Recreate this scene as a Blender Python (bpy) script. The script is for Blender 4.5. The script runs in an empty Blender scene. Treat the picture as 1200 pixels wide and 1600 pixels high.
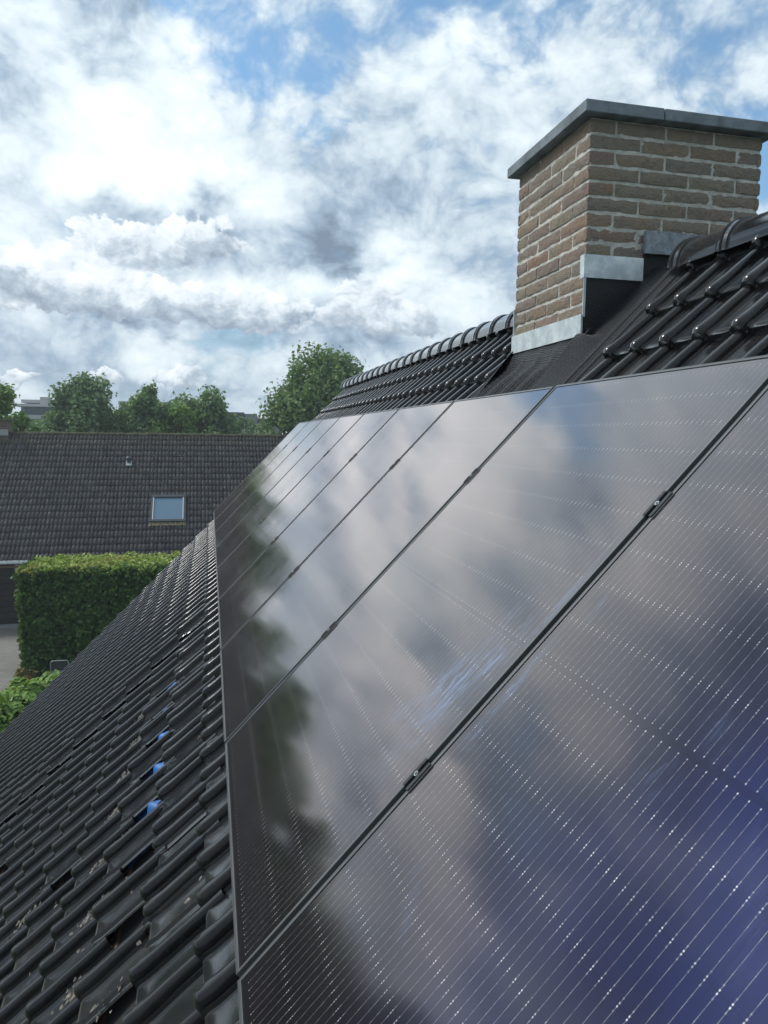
import bpy, math, random
import numpy as np
from mathutils import Vector, Matrix

S = bpy.context.scene
CZ = 6.55                                  # eye height above the ground, metres
R = math.radians

# ------------------------------------------------------------------ camera
cam_d = bpy.data.cameras.new('camera'); cam = bpy.data.objects.new('camera', cam_d)
S.collection.objects.link(cam); S.camera = cam
cr = Vector((0.97290267, -0.23096441, 0.01076259)); cu = Vector((0.01308407, 0.10146862, 0.9947527)); cf = Vector((0.23084453, 0.96765674, -0.10174105))
cam.matrix_world = Matrix(((cr.x, cu.x, -cf.x, 0), (cr.y, cu.y, -cf.y, 0), (cr.z, cu.z, -cf.z, CZ), (0, 0, 0, 1)))
cam_d.sensor_fit = 'VERTICAL'; cam_d.sensor_height = 24.0; cam_d.lens = 24.0*1139.45/1600
cam_d.clip_start = 0.05; cam_d.clip_end = 2000
S.render.resolution_x = 768; S.render.resolution_y = 1024
S.view_settings.view_transform = 'Standard'; S.view_settings.look = 'None'
S.view_settings.exposure = 0.38; S.view_settings.gamma = 1.0
S.render.engine = 'CYCLES'

def ray(px, py):                            # direction of a pixel of the 1200x1600 photograph
    return (cr*((px-600)/1139.45) - cu*((py-800)/1139.45) + cf).normalized()

# ------------------------------------------------------------------ node helper
class NT:
    def __init__(s, tree): s.t = tree; s.n = tree.nodes; s.l = tree.links
    def node(s, typ, ins=None, **kw):
        n = s.n.new(typ)
        for k, v in kw.items(): setattr(n, k, v)
        if ins:
            for k, v in ins.items():
                sock = n.inputs[k]
                if isinstance(v, bpy.types.NodeSocket): s.l.new(v, sock)
                else: sock.default_value = v
        return n
    def m(s, op, a, b=0.0, c=None, clamp=False):
        n = s.n.new('ShaderNodeMath'); n.operation = op; n.use_clamp = clamp
        for i, v in enumerate((a, b) if c is None else (a, b, c)):
            if isinstance(v, bpy.types.NodeSocket): s.l.new(v, n.inputs[i])
            else: n.inputs[i].default_value = v
        return n.outputs[0]
    def vm(s, op, a, b=None, scale=None):
        n = s.n.new('ShaderNodeVectorMath'); n.operation = op
        for i, v in enumerate((a, b)):
            if v is None: continue
            if isinstance(v, bpy.types.NodeSocket): s.l.new(v, n.inputs[i])
            else: n.inputs[i].default_value = v
        if scale is not None:
            if isinstance(scale, bpy.types.NodeSocket): s.l.new(scale, n.inputs['Scale'])
            else: n.inputs['Scale'].default_value = scale
        return n.outputs['Value'] if op in ('LENGTH', 'DISTANCE', 'DOT_PRODUCT') else n.outputs[0]
    def noise(s, vec, scale, detail=4, rough=0.5, out=0, dist=0.0):
        n = s.node('ShaderNodeTexNoise', {'Scale': scale, 'Detail': detail, 'Roughness': rough, 'Distortion': dist})
        if vec is not None: s.l.new(vec, n.inputs['Vector'])
        return n.outputs[out]
    def ramp(s, fac, lo, hi, a=0.0, b=1.0, smooth=True):
        n = s.node('ShaderNodeMapRange', {'Value': fac, 'From Min': lo, 'From Max': hi, 'To Min': a, 'To Max': b})
        if smooth: n.interpolation_type = 'SMOOTHSTEP'
        return n.outputs[0]
    def mix(s, fac, a, b, blend='MIX'):
        n = s.n.new('ShaderNodeMix'); n.data_type = 'RGBA'; n.blend_type = blend
        for i, v in ((0, fac), (6, a), (7, b)):
            if isinstance(v, bpy.types.NodeSocket): s.l.new(v, n.inputs[i])
            else: n.inputs[i].default_value = v if i == 0 else (tuple(v)+(1,) if len(v) == 3 else v)
        return n.outputs[2]

# ------------------------------------------------------------------ world: blue sky and layered cloud
SUN_AZ = Vector((-0.92, 0.42, 0)).normalized(); SUN_EL = R(48)
W = bpy.data.worlds.new('World'); S.world = W; W.use_nodes = True
w = NT(W.node_tree); w.n.clear()
sky = w.node('ShaderNodeTexSky', sky_type='NISHITA', sun_disc=False, sun_elevation=SUN_EL, air_density=1.0, dust_density=1.2, ozone_density=1.5)
sky.sun_rotation = math.atan2(SUN_AZ.x, SUN_AZ.y)
tc = w.node('ShaderNodeTexCoord').outputs['Generated']
sep = w.node('ShaderNodeSeparateXYZ', {0: tc})
zz = w.m('MAXIMUM', sep.outputs[2], 0.0)
pl = w.vm('MULTIPLY', tc, (1.75, 1.75, 2.3))
plw = w.vm('ADD', pl, w.vm('SCALE', w.vm('SUBTRACT', w.noise(pl, 3.4, 4, .55, out=1), (.5, .5, .5)), None, .15))
n1 = w.noise(plw, 2.3, 5, 0.56)
n2 = w.noise(w.vm('ADD', plw, (7.3, 2.1, 0)), 6.0, 6, 0.60)
n3 = w.noise(w.vm('ADD', plw, (1.3, 9.1, 4)), 20.0, 5, 0.62)
vo = w.node('ShaderNodeTexVoronoi', {'Vector': plw, 'Scale': 7.5, 'Detail': 3.0, 'Roughness': .55, 'Lacunarity': 2.3}, feature='F1', normalize=False)
puff = w.m('SUBTRACT', 1.0, w.m('MULTIPLY', vo.outputs['Distance'], .80))
warpc = w.vm('ADD', w.vm('SCALE', w.noise(tc, 5.0, 4, 0.66, out=1), None, .7), w.vm('SCALE', w.noise(tc, 19.0, 5, 0.6, out=1), None, .3))
wv = w.vm('ADD', tc, w.vm('SCALE', w.vm('SUBTRACT', warpc, (0.5, 0.5, 0.5)), None, 0.26))
def mirror(px, py):                          # direction seen in the tilted panels at that pixel
    n_ = Vector((-0.72317996, 0, 0.69065965)); d = ray(px, py); return (d-n_*(2*d.dot(n_))).normalized()
def lobes(items):                            # soft lobes of (direction, radius, amplitude), edges broken up by the warp
    acc = None
    for (px, py, rx, ry, amp) in items:
        d = ray(px, py) if rx > 0 else mirror(px, py); rx = abs(rx); t = Vector((d.y, -d.x, 0)).normalized(); q = d.cross(t).normalized()
        dl = w.vm('SUBTRACT', wv, tuple(d))
        a = w.m('DIVIDE', w.vm('DOT_PRODUCT', dl, tuple(t)), rx/1139.0); b = w.m('DIVIDE', w.vm('DOT_PRODUCT', dl, tuple(q)), ry/1139.0)
        c = w.vm('DOT_PRODUCT', dl, tuple(d))
        s2 = w.m('ADD', w.m('ADD', w.m('MULTIPLY', a, a), w.m('MULTIPLY', b, b)), w.m('MULTIPLY', w.m('MULTIPLY', c, c), 6.0))
        g = w.m('MULTIPLY', w.m('EXPONENT', w.m('MULTIPLY', s2, -1.0)), amp)
        acc = g if acc is None else w.m('ADD', acc, g)
    return acc
blue_l = lobes([(390, 40, 150, 70, .36), (490, 120, 110, 35, .30), (760, 60, 90, 55, .34), (250, 20, 60, 50, .2), (500, 205, 70, 22, .28),
                (1150, 60, 90, 60, .20), (1195, 255, 50, 70, .5), (120, 335, 160, 22, .22), (60, 370, 70, 25, .22), (420, 560, 120, 45, .12),
                (900, -30, 120, 60, .2), (720, 250, 50, 14, .2), (950, -250, 330, 160, .25), (1900, 150, 420, 250, .3)])
dark_l = lobes([(515, 335, 75, 60, .26), (520, 395, 60, 30, .16), (310, 370, 70, 50, .20), (200, 335, 90, 22, .14), (250, 490, 160, 24, .20),
                (110, 475, 80, 28, .22), (565, 515, 60, 26, .26), (75, 235, 40, 40, .08), (420, 510, 60, 25, .2), (150, 20, 130, 60, .05),
                (120, 590, 160, 30, .15), (870, 780, -80, 60, .50), (790, 930, -70, 50, .50), (1180, 1190, -110, 90, .70), (690, 1350, -110, 80, .75), (560, 1290, -40, 40, .25), (560, 870, -60, 25, .25), (1180, 1000, -50, 50, .35), (1000, 1480, -130, 80, .5), (640, 1010, -50, 30, .30), (640, 190, 80, 60, .06), (30, 545, 80, 40, .1)])
lite_l = lobes([(150, 40, 110, 60, .22), (15, 150, 70, 50, .18), (90, 140, 190, 90, .30), (300, 200, 120, 60, .26), (60, 425, 90, 22, .34), (390, 455, 90, 22, .34), (575, 440, 60, 30, .34),
                (275, 580, 80, 16, .34), (640, 480, 70, 50, .2), (660, 60, 80, 70, .16), (860, 130, 120, 60, .12), (150, 405, 80, 18, .2), (250, 260, 160, 30, .18), (860, 670, -90, 50, .28), (590, 960, -60, 45, .32), (520, 1170, -45, 45, .34), (1000, 900, -70, 60, .25), (700, 770, -70, 40, .25), (930, 1130, -70, 60, .22), (470, 760, -60, 30, .25)])
cov = w.m('ADD', w.m('ADD', w.m('MULTIPLY', n1, 0.55), w.m('MULTIPLY', n2, 0.60)), 0.10)
cov = w.m('SUBTRACT', w.m('ADD', cov, w.m('MULTIPLY', lite_l, 0.25)), w.m('MULTIPLY', blue_l, 0.50))
cov = w.m('ADD', cov, w.m('MULTIPLY', w.m('SUBTRACT', puff, .25), .22))
cmask = w.ramp(cov, 0.34, 0.60)
horz = w.ramp(sep.outputs[2], 0.0, 0.16, 1.0, 0.0)
cmask = w.m('MAXIMUM', cmask, w.ramp(sep.outputs[2], .04, .30, .92, 0.0))
shade = w.m('ADD', w.m('MULTIPLY', n2, 0.55), w.m('MULTIPLY', n3, 0.26))
shade = w.m('ADD', shade, w.m('MULTIPLY', puff, 0.32))
shade = w.m('ADD', shade, w.m('MULTIPLY', n1, 0.42))
shade = w.m('SUBTRACT', w.m('ADD', shade, w.m('MULTIPLY', lite_l, .75)), w.m('MULTIPLY', dark_l, .85))
cr_ = w.node('ShaderNodeValToRGB', {0: w.ramp(shade, 0.37, 1.04, smooth=False)})
el = cr_.color_ramp.elements
el[0].position = 0.0; el[0].color = (0.19, 0.25, 0.33, 1)
el[1].position = 1.0; el[1].color = (0.88, 0.93, 0.97, 1)
for pos, col in ((.25, (0.34, 0.44, 0.55)), (.45, (0.54, 0.64, 0.72)), (.66, (0.70, 0.79, 0.84))):
    e = el.new(pos); e.color = col+(1,)
skyc = w.vm('SCALE', sky.outputs[0], None, 0.10)
skyc = w.mix(.10, w.mix(1.0, skyc, (.88, 1.30, 1.42), 'MULTIPLY'), (.62, .74, .82))
col = w.mix(cmask, skyc, cr_.outputs[0])
# heaped clouds in front: crisp bright tops, grey flat bases
def heaps(items):
    F = None; Hh = None
    wz = w.vm('ADD', tc, w.vm('SCALE', w.vm('SUBTRACT', w.noise(tc, 11.0, 5, 0.62, out=1), (0.5, 0.5, 0.5)), None, 0.10))
    for (px, py, rx, ry) in items:
        d = ray(px, py); t_ = Vector((d.y, -d.x, 0)).normalized(); q = t_.cross(d).normalized()
        dl = w.vm('SUBTRACT', wz, tuple(d))
        a_ = w.m('DIVIDE', w.vm('DOT_PRODUCT', dl, tuple(t_)), rx/1139.0); b_ = w.m('DIVIDE', w.vm('DOT_PRODUCT', dl, tuple(q)), ry/1139.0)
        bb = w.m('MULTIPLY', w.m('MULTIPLY', b_, b_), w.m('ADD', 1.0, w.m('MULTIPLY', w.m('LESS_THAN', b_, 0.0), 1.2)))
        s2 = w.m('ADD', w.m('MULTIPLY', a_, a_), bb)
        g_ = w.m('MULTIPLY', w.m('EXPONENT', w.m('MULTIPLY', s2, -1.0)), w.m('GREATER_THAN', w.vm('DOT_PRODUCT', tc, tuple(d)), .5))
        gb = w.m('MULTIPLY', g_, b_)
        F = g_ if F is None else w.m('ADD', F, g_); Hh = gb if Hh is None else w.m('ADD', Hh, gb)
    return F, w.m('DIVIDE', Hh, w.m('ADD', F, .02))
F_, H_ = heaps([(60, 440, 75, 45), (150, 450, 60, 45), (260, 480, 90, 45), (400, 490, 90, 40), (565, 475, 55, 55), (640, 510, 60, 45), (310, 375, 70, 45), (180, 380, 70, 30),
                (280, 590, 60, 24), (150, 590, 40, 16), (20, 590, 40, 16), (-150, 470, 110, 60), (-300, 380, 130, 90), (-420, 560, 120, 40), (1260, 420, 90, 60), (-700, 300, 200, 120), (-900, 620, 260, 90)])
hmask = w.ramp(w.m('ADD', F_, w.m('MULTIPLY', w.m('SUBTRACT', n3, .5), .8)), .50, .63)
hs = w.m('ADD', w.m('MULTIPLY', H_, .55), w.m('ADD', w.m('MULTIPLY', w.m('SUBTRACT', n3, .5), 1.5), w.m('MULTIPLY', w.m('SUBTRACT', puff, .5), .35)))
hcol = w.node('ShaderNodeValToRGB', {0: w.ramp(hs, -.50, .42, smooth=False)}); e_ = hcol.color_ramp.elements
e_[0].color = (.28, .34, .42, 1); e_[1].color = (.90, .94, .97, 1)
q_ = e_.new(.35); q_.color = (.46, .54, .62, 1); q_ = e_.new(.62); q_.color = (.70, .77, .83, 1)
col = w.mix(w.m('MULTIPLY', hmask, .95), col, hcol.outputs[0])
sun_glow = w.m('POWER', w.m('MAXIMUM', w.vm('DOT_PRODUCT', tc, tuple((SUN_AZ*math.cos(SUN_EL)+Vector((0, 0, math.sin(SUN_EL)))))), 0.0), 6.0)
col = w.vm('SCALE', col, None, w.m('ADD', 0.94, w.m('MULTIPLY', sun_glow, .45)))
col = w.vm('SCALE', col, None, w.ramp(sep.outputs[1], -.45, .40, .82, 1.0))      # sky dimmed behind the camera, to keep the near tile flanks dark
below = w.ramp(sep.outputs[2], -0.02, 0.0, 1.0, 0.0)
col = w.mix(below, col, (0.12, 0.14, 0.12))
bg = w.node('ShaderNodeBackground', {'Color': col, 'Strength': 1.0})
w.l.new(bg.outputs[0], w.node('ShaderNodeOutputWorld').inputs[0])
W.cycles.sampling_method = 'MANUAL'; W.cycles.sample_map_resolution = 512

sun_d = bpy.data.lights.new('sun', 'SUN'); sun_d.energy = 1.9; sun_d.angle = R(16); sun_d.color = (1.0, 0.95, 0.87)
sun = bpy.data.objects.new('sun', sun_d); S.collection.objects.link(sun)
sd = SUN_AZ*math.cos(SUN_EL)+Vector((0, 0, math.sin(SUN_EL)))
sun.rotation_euler = sd.to_track_quat('Z', 'Y').to_euler()

# ------------------------------------------------------------------ mesh helpers
C = S.collection
class MB:
    def __init__(s): s.v = []; s.f = []; s.m = []; s.n = 0; s.mi = 0
    def add(s, V, F, mi=None):
        V = [tuple(map(float, q)) for q in V]
        s.v += V; s.f += [tuple(i+s.n for i in f) for f in F]; s.m += [s.mi if mi is None else mi]*len(F); s.n += len(V)
    def box(s, a, b, mi=None):
        x0, y0, z0 = a; x1, y1, z1 = b
        s.add([(x0, y0, z0), (x1, y0, z0), (x1, y1, z0), (x0, y1, z0), (x0, y0, z1), (x1, y0, z1), (x1, y1, z1), (x0, y1, z1)],
              [(0, 3, 2, 1), (4, 5, 6, 7), (0, 1, 5, 4), (1, 2, 6, 5), (2, 3, 7, 6), (3, 0, 4, 7)], mi)
    def bevbox(s, a, b, r, mi=None):          # box with chamfered edges
        x = (a[0], a[0]+r, b[0]-r, b[0]); y = (a[1], a[1]+r, b[1]-r, b[1]); z = (a[2], a[2]+r, b[2]-r, b[2])
        import itertools
        V = []; idx = {}
        for i, j, k in itertools.product((1, 2), repeat=3):
            for ax in range(3):
                q = [x[i], y[j], z[k]]; o = (i, j, k)[ax]; q[ax] = (x, y, z)[ax][0 if o == 1 else 3]
                idx[(i, j, k, ax)] = len(V); V.append(q)
        F = []
        for ax in range(3):
            o1, o2 = [q for q in range(3) if q != ax]
            for sd_ in (1, 2):
                cyc = [(1, 1), (2, 1), (2, 2), (1, 2)]; f = []
                for c in cyc:
                    t = [0, 0, 0]; t[ax] = sd_; t[o1] = c[0]; t[o2] = c[1]; f.append(idx[(*t, ax)])
                F.append(tuple(f))
        for ax in range(3):
            o1, o2 = [q for q in range(3) if q != ax]
            for p1 in (1, 2):
                for p2 in (1, 2):
                    t1 = [0, 0, 0]; t1[ax] = 1; t1[o1] = p1; t1[o2] = p2; t2 = list(t1); t2[ax] = 2
                    F.append((idx[(*t1, o1)], idx[(*t2, o1)], idx[(*t2, o2)], idx[(*t1, o2)]))
        for i, j, k in itertools.product((1, 2), repeat=3): F.append((idx[(i, j, k, 0)], idx[(i, j, k, 1)], idx[(i, j, k, 2)]))
        s.add(V, F, mi)
    def prism(s, P, d, mi=None):              # polygon P extruded by vector d
        n = len(P); d = Vector(d)
        V = [Vector(q) for q in P]+[Vector(q)+d for q in P]
        s.add(V, [tuple(range(n))[::-1], tuple(range(n, 2*n))]+[(i, (i+1) % n, n+(i+1) % n, n+i) for i in range(n)], mi)
    def tube(s, pts, rad, seg=8, mi=None, cap=True):
        pts = [Vector(q) for q in pts]; rads = rad if isinstance(rad, (list, tuple)) else [rad]*len(pts)
        V = []; F = []
        for i, q in enumerate(pts):
            t = (pts[min(i+1, len(pts)-1)]-pts[max(i-1, 0)]).normalized()
            a = t.cross(Vector((0.13, 0.21, 0.97)));  a = a.normalized() if a.length > 1e-4 else Vector((1, 0, 0)); b = t.cross(a)
            for k in range(seg):
                th = 2*math.pi*k/seg; V.append(q+(a*math.cos(th)+b*math.sin(th))*rads[i])
        for i in range(len(pts)-1):
            for k in range(seg):
                F.append((i*seg+k, i*seg+(k+1) % seg, (i+1)*seg+(k+1) % seg, (i+1)*seg+k))
        if cap: F += [tuple(range(seg))[::-1], tuple(range((len(pts)-1)*seg, len(pts)*seg))]
        s.add(V, F, mi)
    def build(s, name, mats, parent=None, smooth=False, xf=None, fixn=True):
        me = bpy.data.meshes.new(name)
        V = s.v if xf is None else [xf(q) for q in s.v]
        me.from_pydata(V, [], s.f)
        return finish(me, name, mats, parent, smooth, s.m, fixn)
def finish(me, name, mats, parent=None, smooth=False, mi=None, fixn=True):
    if not isinstance(mats, (list, tuple)): mats = [mats]
    for m in mats: me.materials.append(m)
    if mi is not None and len(mats) > 1: me.polygons.foreach_set('material_index', np.array(mi, dtype=np.int32))
    if smooth: me.polygons.foreach_set('use_smooth', np.ones(len(me.polygons), dtype=bool))
    if fixn:
        import bmesh
        bm = bmesh.new(); bm.from_mesh(me); bmesh.ops.recalc_face_normals(bm, faces=bm.faces); bm.to_mesh(me); bm.free()
    me.update()
    o = bpy.data.objects.new(name, me); C.objects.link(o)
    if parent: o.parent = parent
    return o
def grid_mesh(name, V, F, mats, parent=None, smooth=True, attr=None):
    me = bpy.data.meshes.new(name); V = np.asarray(V, dtype=np.float32); F = np.asarray(F, dtype=np.int32)
    me.vertices.add(len(V)); me.vertices.foreach_set('co', V.ravel())
    me.loops.add(F.size); me.loops.foreach_set('vertex_index', F.ravel())
    me.polygons.add(len(F)); me.polygons.foreach_set('loop_start', np.arange(0, F.size, F.shape[1], dtype=np.int32)); 
    me.polygons.foreach_set('loop_total', np.full(len(F), F.shape[1], dtype=np.int32))
    me.update(calc_edges=True); me.validate()
    if attr is not None:
        a = me.attributes.new('rnd', 'FLOAT', 'POINT'); a.data.foreach_set('value', np.asarray(attr, dtype=np.float32))
    return finish(me, name, mats, parent, smooth, None, False)
def empty(name, label, cat, loc=(0, 0, 0), group=None):
    o = bpy.data.objects.new(name, None); C.objects.link(o); o.location = loc; o.empty_display_size = 0.2
    o['label'] = label; o['category'] = cat
    if group: o['group'] = group
    return o
def tag(o, label, cat, group=None):
    o['label'] = label; o['category'] = cat
    if group: o['group'] = group
    return o
def struct(o, kind='structure'): o['kind'] = kind; return o

# ------------------------------------------------------------------ materials
def mat(name, base=(.5, .5, .5), rough=.6, metal=0.0, spec=.5, var=0.0, vscale=6.0, bump=0.0, bscale=60.0):
    m = bpy.data.materials.new(name); m.use_nodes = True; t = NT(m.node_tree)
    b = t.n['Principled BSDF']; b.inputs['Roughness'].default_value = rough; b.inputs['Metallic'].default_value = metal
    b.inputs['Specular IOR Level'].default_value = spec; b.inputs['Base Color'].default_value = tuple(base)+(1,)
    pos = t.node('ShaderNodeNewGeometry').outputs['Position']
    if var:
        nz = t.noise(pos, vscale, 5, .6)
        c = t.mix(t.ramp(nz, .3, .7), tuple(q*(1-var) for q in base), tuple(min(1, q*(1+var)) for q in base)); t.l.new(c, b.inputs['Base Color'])
    if bump:
        nb = t.noise(pos, bscale, 4, .6)
        t.l.new(t.node('ShaderNodeBump', {'Height': nb, 'Strength': bump, 'Distance': 0.01}).outputs[0], b.inputs['Normal'])
    return m, t, b, pos

# glazed black clay tile, moss and dirt on some
M_tile, t, b, pos = mat('glazed_black_tile', rough=.3)
rnd = t.node('ShaderNodeAttribute', attribute_name='rnd').outputs['Fac']
big = t.noise(pos, 1.1, 5, .6); fine = t.noise(pos, 38, 6, .65); mid = t.noise(pos, 7, 5, .6)
base = t.mix(rnd, (.0075, .0085, .011), (.017, .017, .019))
base = t.mix(t.ramp(fine, .42, .72, 0, .35), base, (.030, .026, .025))
sp = t.node('ShaderNodeSeparateXYZ', {0: pos})
low = t.m('MULTIPLY', t.ramp(sp.outputs[0], -1.6, .1, 1.0, 0.25), t.ramp(sp.outputs[1], 3.8, 1.2, 0.05, 1.0))
dirt = t.m('MULTIPLY', t.ramp(t.m('ADD', big, t.m('MULTIPLY', rnd, .26)), .60, .82), low, clamp=True)
dirt = t.m('MULTIPLY', dirt, t.ramp(t.m('ADD', fine, t.m('MULTIPLY', mid, .6)), .66, .98), clamp=True)
dcol = t.mix(t.ramp(mid, .4, .65), (.035, .042, .018), (.075, .05, .03))
base = t.mix(t.m('MULTIPLY', dirt, .85), base, dcol)
speck = t.ramp(t.noise(pos, 140, 2, .5), .68, .78, 0, .30)
base = t.mix(speck, base, (.16, .15, .13))
t.l.new(base, b.inputs['Base Color'])
rg = t.m('ADD', t.ramp(mid, .35, .7, .10, .19), t.m('MULTIPLY', dirt, .35), clamp=True); t.l.new(rg, b.inputs['Roughness'])
t.l.new(t.node('ShaderNodeBump', {'Height': t.m('ADD', fine, t.m('MULTIPLY', mid, 1.2)), 'Strength': .10, 'Distance': .0025}).outputs[0], b.inputs['Normal'])
b.inputs['Specular IOR Level'].default_value = .15
fac_ = t.node('ShaderNodeLayerWeight', {'Blend': .5}).outputs['Facing']
rf_ = t.m('ADD', .014, t.m('MULTIPLY', t.m('POWER', fac_, 2.7), .80)); rf_ = t.m('MULTIPLY', rf_, t.m('SUBTRACT', 1.0, t.m('MULTIPLY', dirt, .65)))
bmp = [n for n in t.n if n.type == 'BUMP'][0].outputs[0]
gl_ = t.node('ShaderNodeBsdfGlossy', {'Color': (.96, .99, 1.0, 1), 'Roughness': rg, 'Normal': bmp})
mx = t.node('ShaderNodeMixShader', {0: rf_, 1: b.outputs[0], 2: gl_.outputs[0]}); t.l.new(mx.outputs[0], t.n['Material Output'].inputs[0])
M_ridge = M_tile

# weathered concrete tile of the neighbour, lichen specks
M_ntile, t, b, pos = mat('weathered_concrete_tile', rough=.75)
rnd = t.node('ShaderNodeAttribute', attribute_name='rnd').outputs['Fac']
base = t.mix(rnd, (.032, .032, .036), (.072, .071, .077))
base = t.mix(t.ramp(t.noise(pos, 1.3, 4, .6), .35, .7, 0, .4), base, (.05, .049, .058))
sp = t.node('ShaderNodeSeparateXYZ', {0: pos})
top = t.ramp(sp.outputs[2], CZ-.75, CZ-.1, 0, 1)
lich = t.ramp(t.noise(pos, 9.5, 3, .7), .62, .68)
base = t.mix(t.m('MULTIPLY', lich, .6), base, (.30, .29, .25))
mossm = t.m('MULTIPLY', top, t.ramp(t.noise(pos, 4.0, 4, .7), .42, .66))
base = t.mix(t.m('MULTIPLY', mossm, .8), base, (.085, .075, .05))
t.l.new(base, b.inputs['Base Color'])
M_moss = mat('mossy_ridge_tile', (.065, .06, .035), .9, var=.5, vscale=5, bump=.5, bscale=20)[0]

# bricks with per-brick colour
def brickmat(name, cols):
    m, t, b, pos = mat(name, rough=.9, spec=.25)
    rnd = t.node('ShaderNodeAttribute', attribute_name='rnd').outputs['Fac']
    r_ = t.node('ShaderNodeValToRGB', {0: rnd}); e = r_.color_ramp.elements
    e[0].color = cols[0]+(1,); e[1].color = cols[-1]+(1,)
    for i, c in enumerate(cols[1:-1]): q = e.new((i+1)/(len(cols)-1)); q.color = c+(1,)
    c = t.mix(t.ramp(t.noise(pos, 9, 5, .65), .38, .68, 0, .7), r_.outputs[0], (.28, .255, .225))
    c = t.mix(t.ramp(t.noise(pos, 22, 6, .7), .5, .72, 0, .5), c, (.15, .135, .115))
    c = t.mix(t.ramp(t.noise(pos, 60, 4, .7), .55, .75, 0, .4), c, (.48, .45, .40))
    t.l.new(c, b.inputs['Base Color'])
    h = t.m('ADD', t.noise(pos, 30, 6, .7), t.m('MULTIPLY', t.noise(pos, 110, 4, .6), .4))
    t.l.new(t.node('ShaderNodeBump', {'Height': h, 'Strength': 1.0, 'Distance': .026}).outputs[0], b.inputs['Normal'])
    return m
M_brick = brickmat('handmade_brick', [(.34, .22, .165), (.31, .27, .21), (.38, .275, .205), (.27, .25, .215), (.32, .23, .20), (.33, .30, .23), (.27, .20, .175)])
M_brick2 = brickmat('brown_brick', [(.16, .11, .08), (.13, .10, .08), (.19, .14, .10)])
M_mortar = mat('grey_mortar', (.50, .49, .455), .95, var=.25, vscale=20, bump=.5, bscale=120)[0]
M_wallb, t, b, pos = mat('brown_brick_wall', rough=.9)
bt = t.node('ShaderNodeTexBrick', {'Color1': (.15, .11, .08, 1), 'Color2': (.11, .085, .065, 1), 'Mortar': (.2, .19, .17, 1), 'Scale': 1.0, 'Brick Width': .22, 'Row Height': .065, 'Mortar Size': .006})
sp = t.node('ShaderNodeSeparateXYZ', {0: pos}); t.l.new(t.node('ShaderNodeCombineXYZ', {0: t.m('ADD', sp.outputs[0], sp.outputs[1]), 1: sp.outputs[2]}).outputs[0], bt.inputs['Vector'])
t.l.new(bt.outputs[0], b.inputs['Base Color'])
M_stone = mat('blue_stone', (.155, .185, .215), .7, var=.35, vscale=9, bump=.4, bscale=70)[0]
M_zinc, t, b, pos = mat('weathered_zinc', (.55, .6, .62), .45, 0.35)
zc = t.mix(t.ramp(t.noise(pos, 12, 5, .65), .35, .7), (.50, .58, .62), (.78, .83, .85)); t.l.new(zc, b.inputs['Base Color'])
zr = t.ramp(t.noise(pos, 30, 5, .6), .3, .7, .34, .6); t.l.new(zr, b.inputs['Roughness'])
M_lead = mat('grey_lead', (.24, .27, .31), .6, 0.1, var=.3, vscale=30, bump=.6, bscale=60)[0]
# black crimped flashing membrane: fine embossed grid
M_memb, t, b, pos = mat('black_flashing_mesh', (.011, .014, .020), .42)
sp = t.node('ShaderNodeSeparateXYZ', {0: pos})
ws = [t.m('SINE', t.m('MULTIPLY', s_, 2*math.pi/.011)) for s_ in (sp.outputs[1], t.m('SUBTRACT', sp.outputs[2], t.m('MULTIPLY', sp.outputs[0], -1.0)), )]
ws2 = t.m('SINE', t.m('MULTIPLY', t.m('ADD', sp.outputs[2], sp.outputs[0]), 2*math.pi/.014))
hh = t.m('ADD', t.m('MULTIPLY', ws[0], .4), ws2)
t.l.new(t.node('ShaderNodeBump', {'Height': hh, 'Strength': .8, 'Distance': .0025}).outputs[0], b.inputs['Normal'])
M_blue = mat('blue_roof_underlay', (.014, .13, .42), .5, var=.3, vscale=8, bump=.4, bscale=15)[0]
M_wood = mat('weathered_timber', (.13, .075, .045), .8, var=.4, vscale=20, bump=.4)[0]
M_debris = mat('pale_debris', (.21, .19, .165), .85, var=.6, vscale=60)[0]
M_under = mat('dark_underroof', (.02, .02, .022), .9)[0]
M_alu, t, b, pos = mat('anodised_frame', (.075, .08, .086), .34, 0.0, var=.2, vscale=5); b.inputs['IOR'].default_value = 2.1
M_clamp = mat('dark_clamp_metal', (.045, .05, .055), .5, 0.4, var=.25, vscale=80)[0]
M_blackm = mat('black_recess', (.008, .009, .012), .5)[0]
M_steel = mat('bright_steel', (.65, .66, .66), .28, 1.0)[0]
M_white = mat('white_plastic', (.68, .69, .69), .5)[0]
M_glassr, t, b, pos = mat('roof_window_glass', (.11, .19, .27), .12, 0.0, .5)
b.inputs['IOR'].default_value = 1.45
M_dgrey = mat('dark_grey_metal', (.055, .065, .075), .45, .3)[0]
M_door, t, b, pos = mat('dark_garage_door', (.012, .010, .011), .5)

# ---- solar glass: navy half-cut cells, silver wires, solder pads
CW, CH = 0.1818, 0.0948                     # cell pitch across and up the panel
PW, PL = 1.134, 1.766
M_pv, t, b, pos = mat('solar_glass', rough=.16)
oc = t.node('ShaderNodeTexCoord').outputs['Object']; sp = t.node('ShaderNodeSeparateXYZ', {0: oc})
U, V = sp.outputs[0], sp.outputs[1]           # U up the slope from the panel centre, V along the ridge from the panel centre
aU = t.m('SUBTRACT', t.m('ABSOLUTE', U), .0058)
cu_ = t.m('MULTIPLY', t.m('FRACT', t.m('DIVIDE', aU, CH)), CH)            # 0..CH inside a half cell
du = t.m('MINIMUM', cu_, t.m('SUBTRACT', CH, cu_))
WP = CW/9
cv = t.m('MULTIPLY', t.m('SUBTRACT', t.m('FRACT', t.m('DIVIDE', V, WP)), .5), WP)
dv = t.m('ABSOLUTE', cv)
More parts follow.
